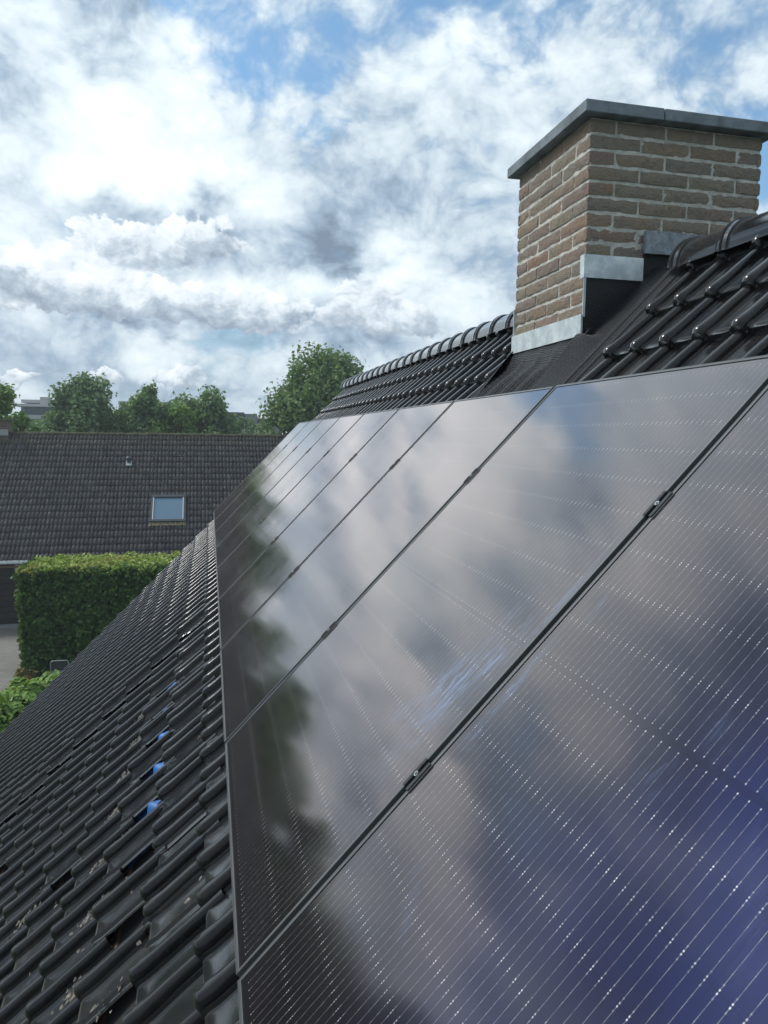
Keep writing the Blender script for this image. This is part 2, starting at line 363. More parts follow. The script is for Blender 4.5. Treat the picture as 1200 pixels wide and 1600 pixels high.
cellv = t.m('MULTIPLY', t.m('FRACT', t.m('DIVIDE', V, CW)), CW); dcell = t.m('MINIMUM', cellv, t.m('SUBTRACT', CW, cellv))
inA = t.m('MULTIPLY', t.m('LESS_THAN', t.m('ABSOLUTE', V), CW*3-.001), t.m('LESS_THAN', t.m('ABSOLUTE', U), CH*9+.004))
notmid = t.m('GREATER_THAN', t.m('ABSOLUTE', U), .0058)
wire = t.m('MULTIPLY', t.ramp(dv, .0002, .00070, 1, 0), t.m('MULTIPLY', inA, notmid))
glint = t.ramp(t.noise(t.vm('MULTIPLY', oc, (9.0, 60.0, 1.0)), 6, 3, .7), .35, .7, .35, 1.15)
pad1 = t.m('MULTIPLY', t.m('LESS_THAN', dv, .0011), t.m('MULTIPLY', t.m('GREATER_THAN', du, .0012), t.m('LESS_THAN', du, .0036)))
fr6 = t.m('MULTIPLY', t.m('ABSOLUTE', t.m('SUBTRACT', t.m('FRACT', t.m('DIVIDE', cu_, CH/6)), .5)), CH/6)
pad2 = t.m('MULTIPLY', t.m('LESS_THAN', dv, .0009), t.m('LESS_THAN', fr6, .0008))
pad3 = t.m('MULTIPLY', t.m('LESS_THAN', dv, .0012), t.m('MULTIPLY', t.m('GREATER_THAN', du, .0085), t.m('LESS_THAN', du, .0105)))
pads = t.m('MULTIPLY', t.m('MAXIMUM', pad1, t.m('MAXIMUM', t.m('MULTIPLY', pad2, .12), t.m('MULTIPLY', pad3, .3))), t.m('MULTIPLY', inA, notmid))
cn = t.noise(oc, 2.2, 3, .5)
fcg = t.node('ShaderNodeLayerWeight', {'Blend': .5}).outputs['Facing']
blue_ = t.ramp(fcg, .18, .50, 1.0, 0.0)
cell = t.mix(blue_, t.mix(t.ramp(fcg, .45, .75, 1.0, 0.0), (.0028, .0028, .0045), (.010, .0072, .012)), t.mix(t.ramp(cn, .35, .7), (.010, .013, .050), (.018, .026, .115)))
gap = t.m('MAXIMUM', t.m('MAXIMUM', t.m('LESS_THAN', du, .0008), t.m('LESS_THAN', dcell, .0007)), t.m('SUBTRACT', 1.0, t.m('MULTIPLY', inA, notmid)))
base = t.mix(t.m('MULTIPLY', gap, .2), cell, (.005, .005, .007))
base = t.mix(t.m('MULTIPLY', wire, t.m('MULTIPLY', glint, .5)), base, (.42, .42, .44))
base = t.mix(t.m('MULTIPLY', pads, t.m('MULTIPLY', glint, .8), clamp=True), base, (.80, .80, .82))
# wiped smears and finger marks left on the glass (fixed places on the roof)
P0 = Vector((0.03303332, 1.38219538, -1.0813381+CZ)); TH = 0.80839552
UP = Vector((math.cos(TH), 0, math.sin(TH))); NP = Vector((-math.sin(TH), 0, math.cos(TH))); YV = Vector((0, 1, 0))
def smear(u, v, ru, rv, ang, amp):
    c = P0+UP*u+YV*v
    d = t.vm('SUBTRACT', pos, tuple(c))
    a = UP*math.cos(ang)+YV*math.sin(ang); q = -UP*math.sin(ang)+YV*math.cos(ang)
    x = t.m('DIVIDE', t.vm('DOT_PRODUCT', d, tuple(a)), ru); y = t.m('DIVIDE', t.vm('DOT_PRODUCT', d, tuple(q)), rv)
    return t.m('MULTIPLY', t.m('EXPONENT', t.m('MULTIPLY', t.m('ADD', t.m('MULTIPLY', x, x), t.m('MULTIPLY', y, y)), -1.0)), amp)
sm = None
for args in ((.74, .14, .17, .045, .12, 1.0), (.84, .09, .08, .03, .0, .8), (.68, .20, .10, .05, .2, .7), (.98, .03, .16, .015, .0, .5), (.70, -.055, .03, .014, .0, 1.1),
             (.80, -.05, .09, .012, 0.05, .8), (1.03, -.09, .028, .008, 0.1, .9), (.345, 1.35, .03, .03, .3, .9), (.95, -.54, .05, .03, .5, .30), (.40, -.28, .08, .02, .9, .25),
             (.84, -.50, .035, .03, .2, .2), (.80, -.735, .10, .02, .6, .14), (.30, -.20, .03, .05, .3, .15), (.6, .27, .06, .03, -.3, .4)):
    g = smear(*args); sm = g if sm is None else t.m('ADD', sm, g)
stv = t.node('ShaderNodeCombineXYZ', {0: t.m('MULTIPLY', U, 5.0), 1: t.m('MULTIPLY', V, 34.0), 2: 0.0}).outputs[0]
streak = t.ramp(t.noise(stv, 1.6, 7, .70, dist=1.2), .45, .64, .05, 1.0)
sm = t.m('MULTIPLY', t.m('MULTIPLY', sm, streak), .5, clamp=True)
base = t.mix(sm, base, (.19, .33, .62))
dust = t.ramp(t.noise(pos, 2.5, 6, .65), .35, .75, .0, .015)
base = t.mix(dust, base, (.30, .27, .25))
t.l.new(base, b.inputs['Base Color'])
b.inputs['Specular IOR Level'].default_value = 0.0; b.inputs['Roughness'].default_value = .6
# coated glass: steep angular reflectance over the cells
fac_ = t.node('ShaderNodeLayerWeight', {'Blend': .5}).outputs['Facing']
refl = t.m('ADD', .014, t.m('MULTIPLY', t.m('POWER', fac_, 2.2), .98), clamp=True)
gl_ = t.node('ShaderNodeBsdfGlossy', {'Color': (1.0, .925, .91, 1), 'Roughness': t.m('ADD', t.ramp(t.noise(pos, 3, 5, .6), .3, .7, .075, .12), t.m('MULTIPLY', sm, .4))})
mx = t.node('ShaderNodeMixShader', {0: refl, 1: b.outputs[0], 2: gl_.outputs[0]}); t.l.new(mx.outputs[0], t.n['Material Output'].inputs[0])

def leafmat(name, c0, c1, c2):
    m, t, b, pos = mat(name, rough=.55, spec=.35)
    rnd = t.node('ShaderNodeAttribute', attribute_name='rnd').outputs['Fac']
    c = t.mix(rnd, c0, c1); c = t.mix(t.ramp(t.noise(pos, .9, 3, .6), .45, .7, 0, .6), c, c2)
    t.l.new(c, b.inputs['Base Color'])
    tr = t.node('ShaderNodeBsdfTranslucent', {'Color': t.mix(.5, c, (.25, .4, .04))})
    mx = t.node('ShaderNodeMixShader', {0: .28, 1: b.outputs[0], 2: tr.outputs[0]}); t.l.new(mx.outputs[0], t.n['Material Output'].inputs[0])
    return m
M_leaf_dark = leafmat('dark_green_leaves', (.07, .14, .05), (.23, .35, .13), (.05, .11, .045))
M_leaf_mid = leafmat('green_leaves', (.075, .16, .065), (.26, .38, .16), (.08, .16, .075))
M_leaf_lite = leafmat('yellow_green_leaves', (.09, .19, .035), (.24, .38, .08), (.13, .24, .045))
M_leaf_hedge = leafmat('hedge_leaves', (.014, .042, .009), (.11, .22, .05), (.03, .09, .018))  # sides made dark: the shade on the hedge front is in this colour
M_leaf_tip = leafmat('hedge_top_leaves', (.22, .34, .07), (.50, .58, .17), (.48, .36, .14))  # yellow-green tips, brightened: light on the hedge top is in this colour
M_bark = mat('bark', (.09, .07, .05), .9, var=.3, vscale=8)[0]
M_core = mat('inner_foliage', (.010, .022, .007), .9)[0]

# ------------------------------------------------------------------ ground
gm, t, b, pos = mat('grass_ground', rough=.95)
c = t.mix(t.ramp(t.noise(pos, .35, 6, .6), .35, .7), (.035, .065, .02), (.075, .11, .035)); t.l.new(c, b.inputs['Base Color'])
g = MB(); g.add([(-900, -900, 0), (900, -900, 0), (900, 900, 0), (-900, 900, 0)], [(0, 1, 2, 3)]); struct(g.build('ground', gm))
pm, t, b, pos = mat('grey_paving', rough=.85)
bt = t.node('ShaderNodeTexBrick', {'Color1': (.235, .225, .205, 1), 'Color2': (.19, .185, .17, 1), 'Mortar': (.10, .10, .09, 1), 'Scale': 1.0, 'Brick Width': .22, 'Row Height': .11, 'Mortar Size': .006, 'Vector': pos})
c = t.mix(t.ramp(t.noise(pos, 1.4, 5, .6), .4, .7, 0, .45), bt.outputs[0], (.13, .125, .105)); t.l.new(c, b.inputs['Base Color'])
g = MB(); g.box((-14, 15.5, -.05), (-4.6, 26.35, .004)); struct(g.build('driveway', pm))

# ------------------------------------------------------------------ own house
TT = R(45.3)
UT = Vector((math.cos(TT), 0, math.sin(TT))); NT_ = Vector((-math.sin(TT), 0, math.cos(TT)))
OT = P0-NP*.08
def RF(u, v, h): q = OT+UT*u+YV*v+NT_*h; return (q.x, q.y, q.z)
uT = np.array(UT); nT = np.array(NT_); oT = np.array(OT)
def RFa(u, v, h): return oT+np.outer(u, uT)+np.outer(v, (0, 1, 0))+np.outer(h, nT)
RX = 2.07                                   # ridge line X
CH_X0, CH_X1, CH_Y0, CH_Y1 = 1.680, 2.572, 3.1245, 3.895
house = empty('brick_house', 'near brick house with glossy black tiled roof, brick chimney and some missing tiles', 'house', (RX, 4.3, 0))
house_inv = Matrix.Translation(house.location).inverted()
def own(o): o.parent = house; o.matrix_parent_inverse = house_inv; return o

# one tile: profile across (w, h, is_roll), rows up the tile
prof = [(.029, -.034, 1), (.0265, -.022, 1), (.021, -.010, 1), (.012, -.0025, 1), (.003, 0, 1), (-.006, -.001, 1), (-.014, -.005, 1), (-.020, -.013, 1), (-.0235, -.025, 1), (-.025, -.038, 1),
        (-.030, -.040, 0), (-.033, -.031, 0), (-.037, -.030, 0), (-.041, -.040, 0), (-.050, -.041, 0), (-.105, -.042, 0), (-.142, -.039, 0), (-.147, -.030, 0), (-.152, -.030, 0), (-.160, -.040, 0), (-.180, -.042, 0)]
urow = [(.0, .94, -.006), (.004, 1.04, -.001), (.016, 1.07, .0), (.045, .98, -.002), (.085, .86, -.005), (.17, .81, -.012), (.255, .79, -.021), (.325, .78, -.026)]
def tile_verts(rs):
    V = []
    for j, (uu, s, dh) in enumerate(urow):
        for (pw, ph, isr) in prof:
            lip = {1: .006, 2: .007, 3: .002}.get(j, 0) if not isr else 0
            if isr: ww = pw*s; hh = (-.036+(ph+.036)*(1+(s-1)*.9))+dh
            else: ww = pw; hh = ph+dh+lip
            uo = uu+(-.006 if (isr and j == 0) else 0)
            V.append((uo, ww, hh))
    n = len(prof)
    sk = [(V[i][0]+.003, V[i][1]*(.93 if prof[i][2] else 1), V[i][2]-.020) for i in range(n)]
    return np.array(sk+V)
TV = tile_verts(None); NPF = len(prof); NR = len(urow)+1
TF = np.array([(r_*NPF+k, r_*NPF+k+1, (r_+1)*NPF+k+1, (r_+1)*NPF+k) for r_ in range(NR-1) for k in range(NPF-1)])[:, ::-1]
rng = np.random.default_rng(4)
TP, VP = .2586, .19
missing = set(); shifted = {}
V_OFF = .230
def tiles():
    Vs = []; Fs = []; A = []; n = 0
    for i in range(-17, 12):                 # course; nose at u = -.213 + i*TP
        u0 = -.213+i*TP
        for k in range(-16, 50):
            v0 = V_OFF+k*VP
            if v0 > 9.52: continue
            cu0, cv0 = u0+.10, v0-.08
            top = 2.80-u0                    # stop at the ridge
            # chimney and its flashing
            if 1.50 < v0 < 2.66 and u0 > 1.5: continue
            sh = 0.0
            if i <= -1 and v0 > 4.0: sh = .07
            if i == -2 and .55 < v0 < 3.65 and k % 2 == 0: continue
            if i == -4 and abs(v0-1.98) < .095: continue
            if i == -7 and abs(v0-2.98) < .13: continue
            dv = rng.normal(0, .0022); duu = rng.normal(0, .0025); dh = rng.normal(0, .0013); tw = rng.normal(0, .006)
            if i in (-1, -2) and .5 < v0 < 3.8:
                dv += (.034 if k % 2 == 1 else -.034) if i == -1 else rng.normal(0, .006); duu += rng.normal(0, .008)+(.02 if (i == -1 and k % 2 == 1) else 0); dh += abs(rng.normal(0, .004)); tw += rng.normal(0, .02)
            elif i <= 0 and v0 < 3.9:
                dv += rng.normal(0, .002); duu += rng.normal(0, .003); tw += rng.normal(0, .004)
            if sh and v0 < 4.2: dh += .045; dv -= .01; duu += rng.normal(0, .012)
            P = TV.copy()
            P[:, 0] = np.minimum(P[:, 0], max(top, .02))
            uu = u0+duu+P[:, 0]; vv = v0+dv+sh+P[:, 1]+tw*P[:, 0]; hh = P[:, 2]+dh
            Vs.append(RFa(uu, vv, hh)); Fs.append(TF+n); n += len(P); A.append(np.full(len(P), rng.random()))
    return np.concatenate(Vs), np.concatenate(Fs), np.concatenate(A)
Vt, Ft, At = tiles()
roof = own(grid_mesh('roof', Vt, Ft, M_tile, smooth=True, attr=At))
try:
    roof.data.set_sharp_from_angle(angle=R(32))
except Exception: pass
# far slope behind the ridge: the same tiling mirrored about the ridge
V2 = Vt.copy(); V2[:, 0] = 2*RX-V2[:, 0]
roofb = own(grid_mesh('roof', V2, Ft[:, ::-1], M_tile, smooth=True, attr=At))
# near-black sheet that keeps the holes dark, blue underlay patch, battens
g = MB(); g.add([RF(-4.6, -3.0, -.088), RF(2.75, -3.0, -.088), RF(2.75, 9.5, -.088), RF(-4.6, 9.5, -.088)], [(0, 1, 2, 3)]); own(g.build('dark_underlay', M_under))
us_ = np.linspace(-.80, -.20, 49); vs_ = np.linspace(1.42, 3.75, 190)      # the blue sheet, puffed up a little in each hole
def puffh(u, v):
    h = -.075
    for k in range(20):
        v0 = V_OFF+k*VP
        if k % 2 == 0 and 1.6 < v0 < 3.65: h += .036*math.exp(-((u+.545)/.052)**2-((v-v0+.055)/.040)**2)*(1+.25*math.sin(u*60+v*35))
    return RF(u, v, h)
nv_ = len(vs_); own(grid_mesh('underlay', np.array([puffh(a, c) for a in us_ for c in vs_]), np.array([(i*nv_+j, i*nv_+j+1, (i+1)*nv_+j+1, (i+1)*nv_+j) for i in range(len(us_)-1) for j in range(nv_-1)]), M_blue))
g = MB()
for i in range(-17, 12):
    u = -.213+i*TP+.295
    if u > 2.7: continue
    P = [RF(u, -3, -.0865), RF(u+.035, -3, -.0865), RF(u+.035, -3, -.077), RF(u, -3, -.077)]
    g.prism(P, (0, 12.45, 0))
own(g.build('battens', M_wood))
# pale ragged debris in the holes, standing in for light-catching ridges of tile heads
random.seed(3)
def debris(u, v, n, su=.05, sv=.035):
    for _ in range(n):
        a = random.gauss(u, su); c = random.gauss(v, sv); s_ = random.uniform(.003, .008); l = s_*random.uniform(1.5, 4.5); an = random.uniform(-.5, .5); h = random.uniform(-.052, -.040)
        d1 = (math.cos(an)*l, math.sin(an)*l); d2 = (-math.sin(an)*s_, math.cos(an)*s_)
        g.add([RF(a, c, h), RF(a+d1[0], c+d1[1], h+random.uniform(-.004, .008)), RF(a+d1[0]+d2[0], c+d1[1]+d2[1], h+random.uniform(0, .012)), RF(a+d2[0], c+d2[1], h+random.uniform(0, .006))], [(0, 1, 2, 3)])
g = MB()
for k in range(-16, 50):
    v0 = V_OFF+k*VP
    if .55 < v0 < 3.65 and k % 2 == 0: debris(-.80, v0-.09, 40, .055, .022)
debris(-1.36, 1.90, 50); debris(-2.06, 2.92, 70, .05, .05); debris(-1.9, 4.1, 40, .14, .012); debris(-.62, .66, 20, .04, .03)
for _ in range(26): debris(random.uniform(-1.2, .1), random.uniform(.2, 2.2), 2, .03, .02)
struct(own(g.build('loose_debris', M_debris)), 'stuff')

# ridge tiles: half-round with a doubled collar at the far end
def ridge_mesh():
    rr = [(.0, .112), (.22, .120), (.242, .121), (.246, .130), (.262, .134), (.266, .128), (.272, .128), (.276, .136), (.292, .137), (.300, .134), (.300, .118)]
    nseg = 18; V = []; F = []
    for (y, r_) in rr:
        for k in range(nseg+1):
            a = math.pi*(k/nseg); V.append((-math.cos(a)*r_, y, math.sin(a)*r_*1.02-.004))
    for i in range(len(rr)-1):
        for k in range(nseg):
            F.append((i*(nseg+1)+k, i*(nseg+1)+k+1, (i+1)*(nseg+1)+k+1, (i+1)*(nseg+1)+k))
    base = len(V)
    for i in range(len(rr)):                 # thin horizontal foot lip on each side
        y, r_ = rr[i]; V += [(-r_-.008, y, -.010), (r_+.008, y, -.010)]
    for i in range(len(rr)-1):
        F.append((i*(nseg+1), (i+1)*(nseg+1), base+2*(i+1), base+2*i)); F.append((i*(nseg+1)+nseg, base+2*i+1, base+2*(i+1)+1, (i+1)*(nseg+1)+nseg))
    return V, F
V, F = ridge_mesh(); F = [f for f in F]
first = None
RZ = CZ+.748
yy = -1.65; k = 0
while yy < 10.75:
    if not (yy+.30 > CH_Y0+.02 and yy < CH_Y1-.01):
        if first is None:
            me = bpy.data.meshes.new('ridge_tile'); me.from_pydata(V, [], F)
            at = me.attributes.new('rnd', 'FLOAT', 'POINT'); at.data.foreach_set('value', np.full(len(V), .3, dtype=np.float32))
            o = finish(me, 'ridge_tile', M_ridge, None, True); first = o
            try: o.data.set_sharp_from_angle(angle=R(40))
            except Exception: pass
        else:
            o = first.copy(); C.objects.link(o)
        o.parent = house; o.matrix_parent_inverse = house_inv
        o.location = (RX+random.gauss(0, .002), yy, RZ+random.gauss(0, .0015)); o.rotation_euler = (R(-.9)+random.gauss(0, .004), 0, random.gauss(0, .005))
    yy += .302
# walls and underside below the roof
xe = RF(-4.6, 0, -.13)[0]; ze = RF(-4.6, 0, -.16)[2]; zr = RF(2.75, 0, -.16)[2]
g = MB()
x0 = xe+.45; z0 = ze+.40
g.prism([(x0, -2.6, 0), (2*RX-x0, -2.6, 0), (2*RX-x0, -2.6, z0), (RX, -2.6, zr-.05), (x0, -2.6, z0)], (0, 13.1, 0)); own(g.build('wall', M_wallb))
g = MB(); g.tube([(xe-.10, -2.9, ze+.0), (xe-.10, 10.95, ze+.0)], .065, 10); own(g.build('gutter', M_zinc, smooth=True))

# chimney: bricks on a mortar core
core = MB(); ZT = CZ+1.437; ZB = CZ-.10
core.box((CH_X0+.0015, CH_Y0+.0008, ZB), (CH_X1-.0015, CH_Y1-.0015, ZT-.002))
chim = own(core.build('chimney', M_mortar))
def sub(o): o.parent = chim; return o      # the chimney's own world matrix is the identity
cp = .0678; bh = .055; bl = .2543
def brick_face(mb_v, mb_f, mb_a, A, D, Nn, L, z0, zt, ph):
    # A: start corner, D: direction along, Nn: outward normal
    A = np.array(A); D = np.array(D, float); Nn = np.array(Nn, float)
    n = 0; z = zt-cp*1.0; row = 0
    while z > z0:
        off = (0 if (row+ph) % 2 == 0 else -.5)*bl
        x = off
        while x < L-.01:
            a = max(x, 0)+(.0055 if x > 0 else -.004); bq = min(x+bl-.0068, L+.004)
            if bq-a > .03:
                nu = max(3, int((bq-a)/.02)); nv = 5
                g = np.linspace(a, bq, nu); hz = np.linspace(z+.0078, z+cp-.0078, nv)
                rr = rng.random(); wob = rng.normal(0, .0014, (nv, nu)); edge = rng.normal(0, .0024, nu); edge2 = rng.normal(0, .0016, nu); out = rng.normal(.0042, .0012)
                edge = np.convolve(edge, [.3, .4, .3], 'same')
                pts = []
                for jj in range(nv):
                    for ii in range(nu):
                        zz_ = hz[jj]+(edge[ii] if jj == 0 else (edge2[ii] if jj == nv-1 else 0))
                        d = out+wob[jj, ii]
                        xx = g[ii]
                        if jj in (0, nv-1) or ((ii == 0 and a > .01) or (ii == nu-1 and bq < L-.01)): d -= .0032
                        pts.append(A+D*xx+Nn*d+np.array([0, 0, zz_]))
                base = len(mb_v); mb_v += pts
                for jj in range(nv-1):
                    for ii in range(nu-1): q = base+jj*nu+ii; mb_f.append((q, q+1, q+nu+1, q+nu))
                # skirt back into the mortar
                rim = [jj*nu for jj in range(nv)]+[(nv-1)*nu+ii for ii in range(1, nu)]+[jj*nu+nu-1 for jj in range(nv-2, -1, -1)]+[ii for ii in range(nu-2, 0, -1)]
                b2 = len(mb_v); mb_v += [pts[q]-Nn*.02 for q in rim]
                m_ = len(rim)
                for q in range(m_): mb_f.append((base+rim[q], base+rim[(q+1) % m_], b2+(q+1) % m_, b2+q))
                mb_a += [rr]*(len(pts)+m_)
            x += bl
        z -= cp; row += 1
bv, bf, ba = [], [], []
LX = CH_X1-CH_X0; LY = CH_Y1-CH_Y0
brick_face(bv, bf, ba, (CH_X0, CH_Y0, 0), (1, 0, 0), (0, -1, 0), LX, CZ+.25, ZT, 1)
brick_face(bv, bf, ba, (CH_X0, CH_Y1, 0), (0, -1, 0), (-1, 0, 0), LY, CZ+.25, ZT, 0)
brick_face(bv, bf, ba, (CH_X1, CH_Y0, 0), (0, 1, 0), (1, 0, 0), LY, CZ+.25, ZT, 0)
brick_face(bv, bf, ba, (CH_X1, CH_Y1, 0), (-1, 0, 0), (0, 1, 0), LX, CZ+.25, ZT, 1)
bw = sub(grid_mesh('brickwork', np.array(bv), np.array(bf), M_brick, smooth=True, attr=np.array(ba)))
import bmesh
bm_ = bmesh.new(); bm_.from_mesh(bw.data); bmesh.ops.recalc_face_normals(bm_, faces=bm_.faces); bm_.to_mesh(bw.data); bm_.free()
try: bw.data.set_sharp_from_angle(angle=R(45))
except Exception: pass
g = MB(); ov = .055; hcap = .052; xm = CH_X0+.335
g.bevbox((CH_X0-ov, CH_Y0-ov, ZT), (xm-.002, CH_Y1+ov, ZT+hcap), .003)
g.bevbox((xm+.002, CH_Y0-ov, ZT+.0005), (CH_X1+ov, CH_Y1+ov, ZT+hcap-.0005), .003)
sub(g.build('cap_stone', M_stone))
g = MB()                                    # zinc strips, bent round the corner
g.box((CH_X0-.014, CH_Y0-.016, CZ+.735), (CH_X0+.285, CH_Y0-.008, CZ+.838)); g.box((CH_X0-.016, CH_Y0-.016, CZ+.735), (CH_X0-.0145, CH_Y0+.022, CZ+.838))
sub(g.build('zinc_strip', M_zinc))
g = MB(); g.box((CH_X0-.020, CH_Y0-.010, CZ+.475), (CH_X0-.010, CH_Y1+.012, CZ+.572)); g.box((CH_X0-.014, CH_Y0-.013, CZ+.56), (CH_X0-.002, CH_Y0-.009, CZ+.80)); sub(g.build('zinc_strip', M_zinc))
g = MB(); g.box((CH_X0-.012, CH_Y1+.008, CZ+.46), (CH_X0+.20, CH_Y1+.014, CZ+.72)); sub(g.build('zinc_strip', M_zinc))
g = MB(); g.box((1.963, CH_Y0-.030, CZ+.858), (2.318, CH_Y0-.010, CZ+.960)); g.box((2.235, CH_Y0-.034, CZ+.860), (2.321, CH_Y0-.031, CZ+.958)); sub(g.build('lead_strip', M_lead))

# black crimped membrane around the chimney foot
def memb(name, us, vs, fn):
    nu, nv = len(us), len(vs); V = []; F = []
    for a in us:
        for c in vs: V.append(fn(a, c))
    for i in range(nu-1):
        for j in range(nv-1): q = i*nv+j; F.append((q, q+1, q+nv+1, q+nv))
    return sub(grid_mesh(name, np.array(V), np.array(F), M_memb, smooth=True))
def hsm(x, a, b): x = min(1, max(0, (x-a)/(b-a))); return x*x*(3-2*x)
def apron(u, v):
    ph = (v-V_OFF)/VP*2*math.pi
    bump = max(0, math.cos(ph))**1.5
    fade = 1-hsm(u, 1.95, 2.30)
    h = -.030+.034*bump*fade+.045*hsm(u, 2.12, 2.28)+.002*math.sin(u*2*math.pi/.03)
    return RF(u, v, h)
memb('apron_flashing', np.linspace(1.60, 2.30, 60), np.linspace(1.70, 2.60, 70), apron)
def near_strip(u, v):
    # v from 1.42 (on the tiles) to 1.742 (chimney side)
    wing = .045*min(1, max(0, (u-1.84)/.38))*(1-hsm(u, 2.25, 2.29))+.018
    s_ = min(1, max(0, (v-1.60)/.138))
    h = -.030+wing*s_+.022*math.exp(-((v-1.500)/.022)**2)+.010*math.exp(-((v-1.555)/.012)**2)
    h += .0022*math.sin(v*2*math.pi/.016)*(1-s_)*(1 if v < 1.6 else 0)
    h -= .02*hsm(1.46, v, 1.47) if v < 1.455 else 0
    return RF(u, v-.10*hsm(u, 1.9, 1.6)*0, h)
memb('side_flashing', np.linspace(1.60, 2.74, 70), np.linspace(1.435, 1.742, 60), near_strip)
g = MB()                                    # upstand against the near wall, and the edge of the wing down the slope
yq = CH_Y0-.012
g.prism([(CH_X0-.010, yq, CZ+.46), (CH_X0-.012, yq, CZ+.74), (1.967, yq, CZ+.74), (1.967, yq, CZ+.858), (2.30, yq, CZ+.858), (2.30, yq, CZ+.60), (1.9, yq, CZ+.55)], (0, .006, 0))
pts = [RF(1.80, 1.739, -.012), RF(1.96, 1.739, -.002), RF(2.10, 1.739, .013), RF(2.25, 1.739, .032)]
low = [RF(1.80, 1.738, -.06), RF(1.96, 1.738, -.06), RF(2.10, 1.738, -.06), RF(2.25, 1.738, -.06)]
g.add(pts+low, [(0, 1, 5, 4), (1, 2, 6, 5), (2, 3, 7, 6)])
sub(g.build('upstand_flashing', M_memb))
def far_strip(u, v):
    s_ = 1-hsm(v, 2.50, 2.60)
    h = -.030+(.03+.03*hsm(u, 1.9, 2.3))*s_+.02*math.exp(-((v-2.63)/.02)**2)
    return RF(u, v, h)
memb('side_flashing', np.linspace(1.60, 2.74, 50), np.linspace(2.50, 2.70, 30), far_strip)

# ------------------------------------------------------------------ solar panels
def PF(u, v, h=0.0): q = P0+UP*u+YV*v+NP*h; return q
PR = Matrix((UP, YV, NP)).transposed().to_4x4()    # local x up the slope, y along the ridge, z out of the plane
def make_panel():
    g = MB(); L2, W2 = PL/2, PW/2; T = .035; lip = .0085
    # hollow frame: outer wall, top lip
    for (a, b_) in (((-L2, -W2, -T), (-L2+.0018, W2, 0)), ((L2-.0018, -W2, -T), (L2, W2, 0)), ((-L2+.0018, -W2, -T), (L2-.0018, -W2+.0018, 0)), ((-L2+.0018, W2-.0018, -T), (L2-.0018, W2, 0))): g.box(a, b_)
    z0, z1 = -.0022, -.0002
    g.bevbox((-L2+.0018, -W2+.0018, z0), (-L2+lip, W2-.0018, z1), .0006); g.bevbox((L2-lip, -W2+.0018, z0), (L2-.0018, W2-.0018, z1), .0006)
    g.bevbox((-L2+lip, -W2+.0018, z0), (L2-lip, -W2+lip, z1), .0006); g.bevbox((-L2+lip, W2-lip, z0), (L2-lip, W2-.0018, z1), .0006)
    g.box((-L2-.0012, -W2+.01, -T+.004), (-L2-.0002, W2-.01, -T+.010)); g.box((-L2-.0012, -W2+.01, -.012), (-L2-.0002, W2-.01, -.010))
    # drain-corner detail
    return g
labels = {
 -1: 'nearest black solar panel, cut off in the lower right corner of the photo',
 0: 'second solar panel from the camera, with blue wiped smears along its near seam',
 1: 'third solar panel from the camera, with one pale spot near its lower end',
 2: 'fourth solar panel counted from the camera, reflecting pale cloud',
 3: 'fifth solar panel counted from the camera, middle one of the row of nine',
 4: 'sixth solar panel counted from the camera, fourth from the far end',
 5: 'seventh solar panel counted from the camera, third from the far end',
 6: 'eighth solar panel counted from the camera, last but one in the row',
 7: 'farthest solar panel, at the far end of the row above the distant tiled roof'}
fr_me = gl_me = None
for k in range(-1, 8):
    du = {-1: .006, 0: .003}.get(k, 0)+random.uniform(-.0008, .0008)
    root = empty('solar_panel', labels[k], 'solar panel', (0, 0, 0), 'row of solar panels on the black tiled roof')
    root.matrix_world = Matrix.Translation(PF(PL/2+.003+du, (k+.5)*1.154))@PR
    if fr_me is None:
        f = make_panel().build('frame', M_alu, root); fr_me = f.data
        g = MB(); g.box((-PL/2+.0022, -PW/2+.0022, -.0075), (PL/2-.0022, PW/2-.0022, -.0025)); gl = g.build('glass', M_pv, root); gl_me = gl.data
        g = MB(); g.box((-PL/2+.03, -PW/2+.03, -.0125), (PL/2-.03, PW/2-.03, -.009)); bk = g.build('backsheet', M_blackm, root); bk_me = bk.data
    else:
        for nm, me in (('frame', fr_me), ('glass', gl_me), ('backsheet', bk_me)):
            o = bpy.data.objects.new(nm, me); C.objects.link(o); o.parent = root
# mounting rails under the panels
for ur, nm in ((.54, 'lower'), (1.305, 'upper')):
    g = MB(); g.box((-.02, -1.25, -.078), (.02, 9.33, -.037)); g.box((-.006, -1.25, -.037), (.006, 9.33, -.0362))
    o = g.build('mounting_rail', M_clamp); o.matrix_world = Matrix.Translation(PF(ur, 0))@PR
    tag(o, '%s metal mounting rail under the row of solar panels' % nm, 'rail')
